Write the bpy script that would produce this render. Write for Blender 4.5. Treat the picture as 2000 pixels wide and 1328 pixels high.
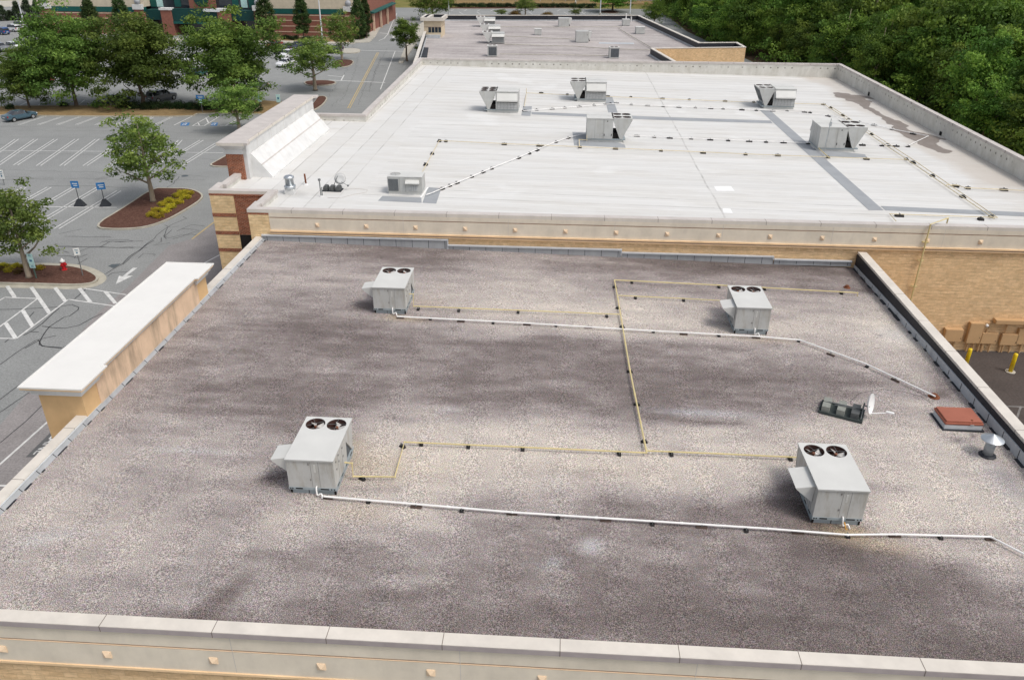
import bpy, bmesh, math, random
import numpy as np
from mathutils import Vector, Matrix
for o in list(bpy.data.objects): bpy.data.objects.remove(o)
SC = bpy.context.scene
COL = SC.collection
rad = math.radians

# ---------------------------------------------------------------- camera
CZ = 22.45                                    # camera height over the car park
FPX, PITCH, YAW, ROLL = 1555.0, 0.480433633, 0.060798149, -0.00485764377
def _axes(p, y, r):
    f = np.array([-math.sin(y)*math.cos(p), math.cos(y)*math.cos(p), -math.sin(p)])
    r0 = np.array([math.cos(y), math.sin(y), 0.0]); d0 = np.cross(f, r0)
    return math.cos(r)*r0 + math.sin(r)*d0, -math.sin(r)*r0 + math.cos(r)*d0, f
RT, DN, FW = _axes(PITCH, YAW, ROLL)
cd = bpy.data.cameras.new('camera'); cam = bpy.data.objects.new('camera', cd); COL.objects.link(cam)
cd.sensor_width = 36.0; cd.lens = FPX/2000*36.0; cd.clip_start = 0.5; cd.clip_end = 6000
m = Matrix(((RT[0], -DN[0], -FW[0], 0), (RT[1], -DN[1], -FW[1], 0), (RT[2], -DN[2], -FW[2], CZ), (0, 0, 0, 1)))
cam.matrix_world = m
SC.camera = cam
def ray(px, py): return RT*((px-1000)/FPX) + DN*((py-664)/FPX) + FW
def at(px, py, z=0.0):
    d = ray(px, py); t = (z-CZ)/d[2]; return Vector((d[0]*t, d[1]*t, z))
def atY(px, py, Y):
    d = ray(px, py); t = Y/d[1]; return Vector((d[0]*t, Y, CZ+d[2]*t))
def atplane(px, py, zf, dz=0.0):              # surface z = zf(x, y)
    z = zf(0, 40)+dz
    for _ in range(12):
        p = at(px, py, z); z = zf(p.x, p.y)+dz
    return Vector((p.x, p.y, z))

# ---------------------------------------------------------------- world, sun, exposure
SUN_EL, SUN_AZ = rad(58), rad(120)             # azimuth clockwise from +Y
w = bpy.data.worlds.new("World"); SC.world = w; w.use_nodes = True
nt = w.node_tree; nt.nodes.clear()
sky = nt.nodes.new('ShaderNodeTexSky'); sky.sky_type = 'NISHITA'; sky.sun_disc = False
sky.sun_elevation = SUN_EL; sky.sun_rotation = SUN_AZ
sky.air_density = 1.0; sky.dust_density = 4.0; sky.ozone_density = 1.0
bg = nt.nodes.new('ShaderNodeBackground'); bg.inputs['Strength'].default_value = 0.15
ow = nt.nodes.new('ShaderNodeOutputWorld')
hz = nt.nodes.new('ShaderNodeHueSaturation'); hz.inputs['Saturation'].default_value = 0.42      # thin bright haze whitens the sky
nt.links.new(sky.outputs[0], hz.inputs['Color']); nt.links.new(hz.outputs[0], bg.inputs[0]); nt.links.new(bg.outputs[0], ow.inputs[0])
sd = bpy.data.lights.new('sun', 'SUN'); sd.energy = 1.2; sd.angle = rad(14.0); sd.color = (1.0, 0.95, 0.88)
sun = bpy.data.objects.new('sun', sd); COL.objects.link(sun); sun.location = (60, -40, 90)
sv = Vector((math.sin(SUN_AZ)*math.cos(SUN_EL), math.cos(SUN_AZ)*math.cos(SUN_EL), math.sin(SUN_EL)))
sun.rotation_euler = sv.to_track_quat('Z', 'Y').to_euler()
SC.view_settings.view_transform = 'Standard'; SC.view_settings.look = 'None'
SC.view_settings.gamma = 1.0; SC.view_settings.exposure = 0.2
try: SC.view_settings.use_curve_mapping = False
except Exception: pass

# ---------------------------------------------------------------- node helpers
class NB:
    def __init__(s, name):
        s.m = bpy.data.materials.new(name); s.m.use_nodes = True
        s.t = s.m.node_tree; s.t.nodes.clear()
        s.o = s.t.nodes.new('ShaderNodeOutputMaterial'); s.p = s.t.nodes.new('ShaderNodeBsdfPrincipled')
        s.t.links.new(s.p.outputs[0], s.o.inputs[0])
        s.tc = s.t.nodes.new('ShaderNodeTexCoord').outputs['Object']
    def put(s, sock, v):
        if isinstance(v, bpy.types.NodeSocket): s.t.links.new(v, sock)
        elif v is not None:
            if sock.type == 'RGBA' and not hasattr(v, '__len__'): v = (v, v, v, 1)
            if sock.type == 'RGBA' and len(v) == 3: v = (*v, 1)
            sock.default_value = v
    def math(s, op, a, b=0.0, c=None, clamp=False):
        n = s.t.nodes.new('ShaderNodeMath'); n.operation = op; n.use_clamp = clamp
        s.put(n.inputs[0], a); s.put(n.inputs[1], b)
        if c is not None: s.put(n.inputs[2], c)
        return n.outputs[0]
    def xyz(s, v=None):
        n = s.t.nodes.new('ShaderNodeSeparateXYZ'); s.put(n.inputs[0], v or s.tc); return n.outputs
    def vec(s, x, y, z=0.0):
        n = s.t.nodes.new('ShaderNodeCombineXYZ')
        for i, v in enumerate((x, y, z)): s.put(n.inputs[i], v)
        return n.outputs[0]
    def noise(s, scale, vec=None, detail=3.0, rough=0.5, stretch=None, color=False):
        n = s.t.nodes.new('ShaderNodeTexNoise')
        v = vec or s.tc
        if stretch:
            k = s.t.nodes.new('ShaderNodeMapping'); s.put(k.inputs['Vector'], v); k.inputs['Scale'].default_value = stretch; v = k.outputs[0]
        s.put(n.inputs['Vector'], v); n.inputs['Scale'].default_value = scale
        n.inputs['Detail'].default_value = detail; n.inputs['Roughness'].default_value = rough
        return n.outputs['Color'] if color else n.outputs['Fac']
    def ramp(s, f, stops, interp='LINEAR'):
        n = s.t.nodes.new('ShaderNodeValToRGB'); s.put(n.inputs[0], f); e = n.color_ramp.elements
        n.color_ramp.interpolation = interp
        while len(e) < len(stops): e.new(0.5)
        for k, (p, c) in enumerate(stops):
            e[k].position = p
            e[k].color = (c, c, c, 1) if not hasattr(c, '__len__') else (*c, 1)
        return n.outputs[0]
    def mix(s, f, a, b, mode='MIX'):
        n = s.t.nodes.new('ShaderNodeMix'); n.data_type = 'RGBA'; n.blend_type = mode
        s.put(n.inputs[0], f); s.put(n.inputs[6], a); s.put(n.inputs[7], b); return n.outputs[2]
    def attr(s, name, col=False):
        n = s.t.nodes.new('ShaderNodeAttribute'); n.attribute_name = name
        return n.outputs['Color'] if col else n.outputs['Fac']
    def bump(s, h, strength=0.3, dist=0.02):
        n = s.t.nodes.new('ShaderNodeBump'); n.inputs['Strength'].default_value = strength
        n.inputs['Distance'].default_value = dist; s.put(n.inputs['Height'], h)
        s.t.links.new(n.outputs[0], s.p.inputs['Normal'])
    def done(s, color, rough=0.8, metal=0.0, spec=0.3):
        s.put(s.p.inputs['Base Color'], color); s.put(s.p.inputs['Roughness'], rough)
        s.p.inputs['Metallic'].default_value = metal; s.p.inputs['Specular IOR Level'].default_value = spec
        return s.m
def mat(name, c, rough=0.7, metal=0.0, var=0.12, scale=1.5, spec=0.3, stretch=None, bump=0.0):
    b = NB(name)
    f = b.noise(scale, detail=5, rough=0.65, stretch=stretch)
    col = b.mix(b.ramp(f, [(0.3, 0.0), (0.7, 1.0)]), tuple(v*(1-var) for v in c), tuple(min(1, v*(1+var)) for v in c))
    if bump: b.bump(b.noise(scale*6), bump, 0.02)
    return b.done(col, rough, metal, spec)

M = {}
# gravel
b = NB('roof_gravel')
st = b.attr('stain_shade', True)
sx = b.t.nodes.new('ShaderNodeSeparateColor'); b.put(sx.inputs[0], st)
n1 = b.noise(1.3, detail=6, rough=0.7, stretch=(0.55, 1.2, 1)); n2 = b.noise(7.0, detail=3, rough=0.6)
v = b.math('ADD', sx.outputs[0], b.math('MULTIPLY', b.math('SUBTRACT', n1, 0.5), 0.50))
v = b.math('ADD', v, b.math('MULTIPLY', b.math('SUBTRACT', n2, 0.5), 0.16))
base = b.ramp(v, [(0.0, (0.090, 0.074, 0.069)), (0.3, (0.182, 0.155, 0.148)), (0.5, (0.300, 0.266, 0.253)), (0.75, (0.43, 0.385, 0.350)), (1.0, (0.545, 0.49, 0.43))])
base = b.mix(b.math('MULTIPLY', sx.outputs[1], 0.6), base, (0.46, 0.36, 0.215))
base = b.mix(b.math('MULTIPLY', sx.outputs[2], 0.6), base, (0.42, 0.44, 0.47))
peb = b.noise(38.0, detail=1.0, rough=0.7)
spk = b.ramp(peb, [(0.26, 0.18), (0.41, 0.56), (0.50, 0.95), (0.60, 1.42), (0.74, 2.2)])
base = b.mix(1.0, base, spk, 'MULTIPLY')
pc = b.noise(13.0, detail=1, color=True)
hs = b.t.nodes.new('ShaderNodeHueSaturation'); b.put(hs.inputs['Color'], pc); hs.inputs['Saturation'].default_value = 0.55; hs.inputs['Value'].default_value = 1.0
base = b.mix(0.36, base, hs.outputs[0], 'OVERLAY')
b.bump(peb, 0.5, 0.03)
M['gravel'] = b.done(base, 0.95, spec=0.1)

# white membrane
b = NB('roof_membrane')
x, y, z = b.xyz()
wv = b.math('MULTIPLY', b.math('SUBTRACT', b.noise(0.25, detail=2), 0.5), 0.14)
def lines(coord, period, width, off=0.0):
    f = b.math('FRACT', b.math('ADD', b.math('DIVIDE', b.math('ADD', coord, wv), period), off))
    return b.math('LESS_THAN', f, width/period)
def linek(coord, period, off=0.0):
    f = b.math('FLOOR', b.math('ADD', b.math('DIVIDE', b.math('ADD', coord, wv), period), off))
    wn = b.t.nodes.new('ShaderNodeTexWhiteNoise'); wn.noise_dimensions = '1D'; b.put(wn.inputs['W'], b.math('ADD', f, 71.3)); return wn.outputs['Value']
def sheet(coord, period, off=0.0):
    f = b.math('FLOOR', b.math('ADD', b.math('DIVIDE', b.math('ADD', coord, wv), period), off))
    wn = b.t.nodes.new('ShaderNodeTexWhiteNoise'); wn.noise_dimensions = '1D'; b.put(wn.inputs['W'], f); return wn.outputs['Value']
left = b.math('LESS_THAN', x, -12.6)
sl = b.math('MAXIMUM', b.math('MULTIPLY', left, lines(x, 1.55, 0.085)), b.math('MULTIPLY', b.math('SUBTRACT', 1.0, left), b.math('MULTIPLY', lines(y, 1.62, 0.10), b.math('ADD', 0.3, b.math('MULTIPLY', linek(y, 1.62), 0.9)))))
sl2 = b.math('MULTIPLY', b.math('SUBTRACT', 1.0, left), lines(y, 1.62, 0.09, 0.4))
tone = b.mix(left, sheet(y, 1.62), sheet(x, 1.55))
c = b.mix(tone, (0.60, 0.595, 0.575), (0.655, 0.65, 0.63))
dirt = b.noise(0.35, detail=7, rough=0.7, stretch=(0.5, 1.6, 1))
c = b.mix(b.ramp(dirt, [(0.45, 0.0), (0.72, 0.7)]), c, (0.53, 0.51, 0.47))
sm = b.noise(1.3, detail=8, rough=0.8); c = b.mix(b.ramp(sm, [(0.60, 0.0), (0.72, 0.45)]), c, (0.42, 0.40, 0.37)); c = b.mix(b.ramp(b.noise(0.22, detail=3), [(0.62, 0.0), (0.70, 0.6)]), c, (0.70, 0.70, 0.685))
fine = b.noise(2.2, detail=6, rough=0.75, stretch=(0.4, 2.5, 1))
c = b.mix(b.ramp(fine, [(0.5, 0.0), (0.8, 0.18)]), c, (0.48, 0.475, 0.46))
c = b.mix(b.math('MULTIPLY', sl, b.ramp(b.noise(0.45, detail=4), [(0.38, 0.15), (0.6, 0.85)])), c, (0.37, 0.36, 0.34))
c = b.mix(b.math('MULTIPLY', sl2, 0.45), c, (0.80, 0.80, 0.78))
# long cross lap with little dirt marks
cl = b.math('LESS_THAN', b.math('ABSOLUTE', b.math('SUBTRACT', x, b.math('ADD', 10.0, b.math('MULTIPLY', wv, 1.5)))), 0.06)
c = b.mix(b.math('MULTIPLY', cl, b.ramp(b.noise(1.1, detail=4), [(.4, .2), (.6, .85)])), c, (0.38, 0.37, 0.35))
st = b.attr('stain_shade', True); sx = b.t.nodes.new('ShaderNodeSeparateColor'); b.put(sx.inputs[0], st)
nn = b.math('MULTIPLY', b.math('SUBTRACT', b.noise(0.9, detail=6, rough=0.7), 0.5), 0.7)
f1 = b.ramp(b.math('ADD', sx.outputs[0], nn), [(0.25, 0.0), (0.9, 1.0)])
c = b.mix(b.math('MULTIPLY', f1, 0.8), c, (0.50, 0.455, 0.40))
f2 = b.ramp(b.math('ADD', sx.outputs[1], nn), [(0.40, 0.0), (0.50, 0.92), (0.75, 0.85), (1.0, 0.92)])
c = b.mix(f2, c, (0.175, 0.145, 0.125))
f3 = b.ramp(b.math('ADD', sx.outputs[2], b.math('MULTIPLY', nn, 0.5)), [(0.2, 0.0), (0.8, 0.8)])
c = b.mix(f3, c, (0.40, 0.395, 0.38))
M['membrane'] = b.done(c, b.ramp(dirt, [(0.3, 0.45), (0.7, 0.7)]), spec=0.3)

# asphalt
b = NB('asphalt')
big = b.noise(0.05, detail=6, rough=0.65); med = b.noise(0.5, detail=6, rough=0.7); fin = b.noise(9.0, detail=2, rough=0.8)
c = b.ramp(big, [(0.3, (0.225, 0.232, 0.228)), (0.7, (0.29, 0.297, 0.29))])
c = b.mix(b.ramp(med, [(0.35, 0.0), (0.75, 0.45)]), c, (0.185, 0.188, 0.186))
c = b.mix(1.0, c, b.ramp(fin, [(0.3, 0.75), (0.7, 1.25)]), 'MULTIPLY')
oil = b.noise(0.23, detail=4, rough=0.6, stretch=(1.4, 0.6, 1))
c = b.mix(b.ramp(oil, [(0.66, 0.0), (0.76, 0.55)]), c, (0.10, 0.10, 0.10))
M['asphalt'] = b.done(c, 0.9, spec=0.2)
def asph(name, c0):
    b = NB(name); med = b.noise(0.6, detail=7, rough=0.7); fin = b.noise(9.0, detail=2, rough=0.8)
    c = b.mix(b.ramp(med, [(0.3, 0.0), (0.75, 1.0)]), tuple(k*0.85 for k in c0), tuple(k*1.15 for k in c0))
    c = b.mix(1.0, c, b.ramp(fin, [(0.3, 0.78), (0.7, 1.22)]), 'MULTIPLY')
    return b.done(c, 0.9, spec=0.2)
M['lane'] = asph('lane_asphalt', (0.262, 0.245, 0.240))
M['yard'] = asph('yard_asphalt', (0.075, 0.063, 0.058))
b = NB('grass'); c = b.ramp(b.noise(0.3, detail=7, rough=0.75), [(0.3, (0.10, 0.12, 0.035)), (0.55, (0.19, 0.17, 0.06)), (0.75, (0.30, 0.24, 0.11))]); M['grass'] = b.done(c, 1, spec=0.05)
b = NB('forest_soil'); c = b.ramp(b.noise(0.5, detail=8, rough=0.75), [(0.3, (0.045, 0.035, 0.022)), (0.7, (0.13, 0.085, 0.055))]); M['soil'] = b.done(c, 1, spec=0.05)
b = NB('mulch'); c = b.ramp(b.noise(5.0, detail=7, rough=0.85), [(0.25, (0.045, 0.022, 0.018)), (0.5, (0.105, 0.055, 0.042)), (0.78, (0.21, 0.125, 0.095))])
b.bump(b.noise(9), 0.6, 0.05); M['mulch'] = b.done(c, 1, spec=0.05)
b = NB('pine_straw'); c = b.ramp(b.noise(3.0, detail=7, rough=0.8, stretch=(0.4, 1.5, 1)), [(0.25, (0.10, 0.062, 0.035)), (0.7, (0.36, 0.26, 0.13))]); M['straw'] = b.done(c, 1, spec=0.05)
def wallmap(b):
    x, y, z = b.xyz(); return b.vec(b.math('ADD', x, y), z, 0.0)
# split face block
def cmu(name, c1, c2, mortar):
    b = NB(name); uv = wallmap(b)
    br = b.t.nodes.new('ShaderNodeTexBrick'); b.put(br.inputs['Vector'], uv); br.inputs['Scale'].default_value = 1.0
    br.inputs['Brick Width'].default_value = 0.40; br.inputs['Row Height'].default_value = 0.2; br.inputs['Mortar Size'].default_value = 0.008
    br.inputs['Mortar Smooth'].default_value = 0.4
    b.put(br.inputs['Color1'], c1); b.put(br.inputs['Color2'], c2); b.put(br.inputs['Mortar'], mortar)
    n = b.noise(5.0, vec=uv, detail=7, rough=0.78, stretch=(0.5, 1.7, 1))
    c = b.mix(1.0, br.outputs['Color'], b.ramp(n, [(0.28, 0.70), (0.5, 1.0), (0.72, 1.28)]), 'MULTIPLY')
    n3 = b.noise(0.35, vec=uv, detail=4, rough=0.6)
    c = b.mix(1.0, c, b.ramp(n3, [(0.3, 0.88), (0.7, 1.1)]), 'MULTIPLY')
    b.bump(b.math('ADD', n, b.math('MULTIPLY', br.outputs['Fac'], -0.3)), 0.7, 0.06)
    return b.done(c, 0.92, spec=0.1)
M['cmu'] = cmu('split_face_block', (0.78, 0.555, 0.325), (0.69, 0.475, 0.265), (0.61, 0.43, 0.245))
M['cmu_pale'] = cmu('pale_block', (0.80, 0.60, 0.35), (0.72, 0.52, 0.29), (0.62, 0.46, 0.27))
b = NB('red_brick'); uv = wallmap(b)
br = b.t.nodes.new('ShaderNodeTexBrick'); b.put(br.inputs['Vector'], uv); br.inputs['Scale'].default_value = 1.0
br.inputs['Brick Width'].default_value = 0.24; br.inputs['Row Height'].default_value = 0.085; br.inputs['Mortar Size'].default_value = 0.009; br.inputs['Mortar Smooth'].default_value = 0.2
b.put(br.inputs['Color1'], (0.30, 0.085, 0.040)); b.put(br.inputs['Color2'], (0.19, 0.052, 0.026)); b.put(br.inputs['Mortar'], (0.40, 0.30, 0.22))
c = b.mix(1.0, br.outputs['Color'], b.ramp(b.noise(2.5, vec=uv, detail=6, rough=0.7), [(0.3, 0.75), (0.7, 1.25)]), 'MULTIPLY')
b.bump(br.outputs['Fac'], -0.4, 0.01); M['brick'] = b.done(c, 0.9, spec=0.1)
# streaky stucco / painted metal
def streaky(name, c, dirt, amt=0.5, rough=0.85, sc=1.6, metal=0.0, spec=0.2):
    b = NB(name); x, y, z = b.xyz()
    uv = b.vec(b.math('MULTIPLY', b.math('ADD', x, y), 1.0), b.math('MULTIPLY', z, 0.18), 0)
    n = b.noise(sc, vec=uv, detail=7, rough=0.7); n2 = b.noise(1.2, detail=5, rough=0.6)
    col = b.mix(b.ramp(n, [(0.48, 0.0), (0.78, amt)]), c, dirt)
    col = b.mix(1.0, col, b.ramp(n2, [(0.3, 0.9), (0.7, 1.08)]), 'MULTIPLY')
    return b.done(col, rough, metal, spec)
M['band'] = streaky('cream_stucco', (0.68, 0.61, 0.50), (0.55, 0.49, 0.42), 0.4, sc=2.2)
M['peach'] = streaky('peach_stucco', (0.68, 0.50, 0.35), (0.13, 0.11, 0.085), 0.85, sc=1.0)
M['pier'] = streaky('ochre_stucco', (0.64, 0.43, 0.225), (0.5, 0.31, 0.15), 0.3)
M['ochre_trim'] = streaky('ochre_trim', (0.78, 0.56, 0.34), (0.5, 0.35, 0.2), 0.3)
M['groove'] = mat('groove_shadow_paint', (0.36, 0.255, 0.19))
M['stud'] = mat('stud_paint', (0.72, 0.55, 0.38), var=0.06)
M['coping'] = streaky('coping_metal', (0.63, 0.585, 0.52), (0.46, 0.43, 0.40), 0.35, rough=0.5, sc=0.8, spec=0.4)
M['coping_grey'] = streaky('coping_grey', (0.52, 0.48, 0.45), (0.34, 0.31, 0.29), 0.4, rough=0.55, sc=0.8, spec=0.35)
M['coping_edge'] = mat('coping_edge', (0.36, 0.315, 0.31), 0.5)
M['joint'] = mat('coping_joint', (0.16, 0.13, 0.11), 0.8)
M['flash'] = streaky('grey_flashing', (0.47, 0.495, 0.515), (0.22, 0.23, 0.24), 0.6, rough=0.5, spec=0.4)
M['flash_dk'] = streaky('weathered_flashing', (0.36, 0.37, 0.38), (0.20, 0.205, 0.21), 0.6, rough=0.6, spec=0.3)
M['flash_lt'] = mat('light_flashing', (0.50, 0.52, 0.54), 0.4, var=0.1, spec=0.5)
M['black_mem'] = mat('black_membrane', (0.022, 0.024, 0.030), 0.55, var=0.3, scale=0.8)
M['cap_white'] = mat('white_cap_membrane', (0.70, 0.69, 0.66), 0.6, var=0.03, scale=0.8)
M['white_trim'] = streaky('white_trim', (0.62, 0.62, 0.61), (0.45, 0.44, 0.42), 0.4)
M['parapet'] = None
b = NB('stained_parapet'); x, y, z = b.xyz()
uv = b.vec(b.math('ADD', x, y), b.math('MULTIPLY', z, 0.5), 0)
c = b.mix(b.ramp(b.noise(0.9, vec=uv, detail=8, rough=0.75), [(0.38, 0.0), (0.72, 0.85)]), (0.66, 0.645, 0.60), (0.42, 0.40, 0.345))
dx = b.math('SUBTRACT', b.math('FRACT', b.math('DIVIDE', b.math('ADD', x, y), 0.85)), 0.5)
dz = b.math('MULTIPLY', b.math('SUBTRACT', z, 7.18), 1.1)
dd = b.math('SQRT', b.math('ADD', b.math('POWER', b.math('MULTIPLY', dx, 0.85), 2.0), b.math('POWER', dz, 2.0)))
spot = b.math('MULTIPLY', b.math('LESS_THAN', dd, 0.10), b.ramp(b.noise(0.3, vec=uv), [(0.42, 0.0), (0.55, 0.8)]))
c = b.mix(spot, c, (0.15, 0.14, 0.12))
low = b.ramp(b.math('ADD', z, b.math('MULTIPLY', b.noise(1.1, vec=uv, detail=6), 0.6)), [(0.0, 0.0), (1.0, 0.0)])
M['parapet'] = b.done(c, 0.8, spec=0.2)
M['white_slope'] = streaky('white_slope_membrane', (0.66, 0.66, 0.65), (0.56, 0.55, 0.53), 0.4)
M['pad'] = mat('walkway_membrane', (0.30, 0.315, 0.33), 0.75, var=0.1, scale=0.6)
M['pad_new'] = mat('new_patch', (0.80, 0.80, 0.79), 0.6, var=0.03)
# equipment
M['unit'] = streaky('unit_paint_shaded', (0.46, 0.465, 0.45), (0.34, 0.31, 0.26), 0.6, rough=0.5, sc=2.5, spec=0.4)  # upright faces toned down, their lesser light put into the colour
M['unit_lit'] = mat('unit_paint_lit', (0.575, 0.575, 0.55), 0.5, var=0.05, scale=1.0, spec=0.4)  # same paint as the cabinets, lightened to carry the light from above
M['unit_side'] = streaky('unit_side_shaded', (0.46, 0.462, 0.445), (0.27, 0.225, 0.16), 0.9, rough=0.5, sc=3.5, spec=0.4)  # paint darkened for shaded faces, with real dirt streaks
M['curb'] = streaky('galvanised_curb', (0.30, 0.345, 0.365), (0.17, 0.20, 0.21), 0.5, rough=0.45, spec=0.5)
M['dark'] = mat('dark_cavity', (0.016, 0.014, 0.013), 0.9, var=0.3)
M['seam'] = mat('panel_seam', (0.22, 0.215, 0.205), 0.8)
M['fanwell'] = mat('rusty_fan_well', (0.050, 0.024, 0.020), 0.8, var=0.5, scale=6)
M['coil'] = mat('condenser_coil', (0.085, 0.095, 0.105), 0.7, var=0.3, scale=9, stretch=(1, 1, 0.2))
M['blade'] = mat('fan_blade', (0.52, 0.51, 0.49), 0.4, var=0.15, scale=4, spec=0.5)
M['blade_dark'] = mat('dark_fan_blade', (0.11, 0.075, 0.07), 0.5)
M['hub'] = mat('fan_hub', (0.20, 0.085, 0.05), 0.6)
M['filter'] = mat('filter_panel', (0.46, 0.465, 0.46), 0.6, var=0.12, scale=8)
M['grille'] = mat('grille_bar', (0.27, 0.28, 0.28), 0.6)
M['yellow_pipe'] = streaky('yellow_pipe', (0.60, 0.50, 0.25), (0.55, 0.46, 0.28), 0.5, rough=0.45, sc=1.2, spec=0.4)
M['pale_pipe'] = streaky('pale_yellow_pipe', (0.66, 0.57, 0.38), (0.55, 0.48, 0.36), 0.5, rough=0.5, sc=1.2, spec=0.4)
M['pvc'] = mat('white_pvc', (0.80, 0.79, 0.77), 0.4, var=0.05, spec=0.5)
M['pvc_old'] = mat('orange_primer_pvc', (0.62, 0.33, 0.08), 0.5)
M['rubber'] = mat('black_rubber', (0.022, 0.020, 0.020), 0.85, var=0.3, scale=9)
M['wood_block'] = mat('weathered_block', (0.085, 0.060, 0.050), 0.9, var=0.3, scale=9)
M['galv'] = mat('galvanised_steel', (0.55, 0.58, 0.60), 0.32, metal=0.85, var=0.15, scale=3)
M['galv_dull'] = mat('dull_galvanised', (0.36, 0.385, 0.40), 0.5, metal=0.35, var=0.2, scale=3)
M['green_tray'] = mat('ballast_tray', (0.050, 0.062, 0.060), 0.7)
M['block'] = mat('ballast_block', (0.23, 0.24, 0.215), 0.95, var=0.15, scale=6)
M['block_dark'] = mat('dark_ballast_block', (0.09, 0.095, 0.095), 0.95, var=0.2, scale=6)
M['dish'] = mat('dish_white', (0.74, 0.74, 0.73), 0.4, var=0.03, spec=0.5)
M['dish_mesh'] = mat('mesh_dish', (0.50, 0.505, 0.50), 0.7)
M['hatch_red'] = streaky('red_hatch_paint', (0.34, 0.12, 0.078), (0.27, 0.085, 0.055), 0.4, rough=0.6)
M['rust'] = mat('rust', (0.17, 0.062, 0.030), 0.9, var=0.4, scale=5)
M['boll'] = mat('bollard_yellow', (0.72, 0.52, 0.008), 0.45, var=0.08, spec=0.5)
M['tanbox'] = mat('tan_box_paint', (0.52, 0.335, 0.175), 0.55, var=0.05, spec=0.35)
M['concrete'] = mat('concrete', (0.42, 0.395, 0.34), 0.9, var=0.14, scale=2)
M['kerb'] = mat('kerb_concrete', (0.40, 0.375, 0.31), 0.9, var=0.18, scale=1.2)
b = NB('white_road_paint'); c = b.mix(b.ramp(b.noise(2.6, detail=7, rough=0.75), [(0.42, 0.0), (0.68, 0.75)]), (0.66, 0.66, 0.64), (0.34, 0.34, 0.335)); M['paint_w'] = b.done(c, 0.8)
M['paint_worn'] = mat('worn_road_paint', (0.17, 0.165, 0.16), 0.8, var=0.3, scale=2)
M['paint_y'] = mat('yellow_road_paint', (0.48, 0.36, 0.16), 0.7, var=0.15, scale=3)
M['paint_blue'] = mat('blue_road_paint', (0.04, 0.16, 0.36), 0.7)
M['seal'] = mat('crack_sealant', (0.035, 0.035, 0.038), 0.6)
M['seal_soft'] = mat('worn_sealant', (0.115, 0.115, 0.115), 0.7)
M['patch'] = mat('asphalt_patch', (0.085, 0.10, 0.11), 0.8)
M['steel_post'] = mat('sign_post', (0.16, 0.17, 0.17), 0.5)
M['post_green'] = mat('green_post', (0.09, 0.14, 0.12), 0.5)
M['lamp_white'] = mat('lamp_pole_paint', (0.62, 0.64, 0.66), 0.45)
M['sign_blue'] = mat('sign_blue', (0.03, 0.17, 0.42), 0.4)
M['sign_teal'] = mat('sign_pale_teal', (0.45, 0.66, 0.64), 0.4)
M['sign_white'] = mat('sign_white', (0.68, 0.69, 0.66), 0.4)
M['sign_ink'] = mat('sign_ink', (0.06, 0.16, 0.25), 0.5)
M['base_black'] = mat('sign_base', (0.030, 0.034, 0.040), 0.8)
M['hyd_red'] = mat('hydrant_red', (0.45, 0.02, 0.025), 0.45)
M['bark'] = mat('bark', (0.14, 0.105, 0.075), 0.95, var=0.3, scale=4, stretch=(1, 1, 0.25), bump=0.5)
M['bark_pale'] = mat('pale_bark', (0.30, 0.25, 0.19), 0.95, var=0.25, scale=4, stretch=(1, 1, 0.25), bump=0.5)
M['glass'] = mat('car_glass', (0.018, 0.022, 0.028), 0.08, var=0.05, spec=0.8)
M['win'] = mat('window_glass', (0.03, 0.04, 0.05), 0.1, spec=0.8)
M['tyre'] = mat('tyre', (0.018, 0.018, 0.018), 0.85)
M['rim'] = mat('alloy', (0.45, 0.46, 0.47), 0.35, metal=0.6)
M['tail'] = mat('tail_light', (0.42, 0.012, 0.012), 0.25, spec=0.6)
M['headlamp'] = mat('head_light', (0.7, 0.72, 0.74), 0.15, spec=0.7)
M['plate'] = mat('number_plate', (0.62, 0.62, 0.6), 0.5)
M['trimblk'] = mat('black_trim', (0.02, 0.02, 0.022), 0.6)
M['store_cream'] = streaky('store_cream', (0.56, 0.49, 0.38), (0.46, 0.39, 0.30), 0.35)
M['store_teal'] = mat('store_teal', (0.010, 0.085, 0.075), 0.5, var=0.1)
M['store_teal_dk'] = mat('store_teal_dark', (0.006, 0.045, 0.042), 0.5, var=0.1)
M['store_brick'] = mat('store_brick', (0.24, 0.100, 0.072), 0.9, var=0.15, scale=2.5)
M['store_stripe'] = mat('store_stripe', (0.56, 0.42, 0.31), 0.8)
M['sphere'] = mat('grey_ball', (0.33, 0.34, 0.36), 0.5)
M['tower_cream'] = streaky('tower_cream', (0.60, 0.50, 0.36), (0.5, 0.41, 0.30), 0.3)
def paint(name, c):
    b = NB(name); b.p.inputs['Coat Weight'].default_value = 0.6; b.p.inputs['Coat Roughness'].default_value = 0.08
    return b.done(b.mix(b.noise(2), tuple(k*0.94 for k in c), c), 0.35, 0.0, 0.5)
PAINT = {'white': paint('white_car_paint', (0.72, 0.73, 0.74)), 'teal': paint('blue_green_car_paint', (0.050, 0.100, 0.135)), 'blue': paint('blue_car_paint', (0.012, 0.060, 0.19)),
         'navy': paint('navy_car_paint', (0.020, 0.025, 0.055)), 'dark': paint('dark_car_paint', (0.028, 0.028, 0.034)), 'red': paint('red_car_paint', (0.20, 0.035, 0.025)), 'grey': paint('grey_car_paint', (0.16, 0.17, 0.18)), 'green': paint('green_car_paint', (0.015, 0.08, 0.07)),
         'orange': paint('orange_paint', (0.60, 0.22, 0.02))}
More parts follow.
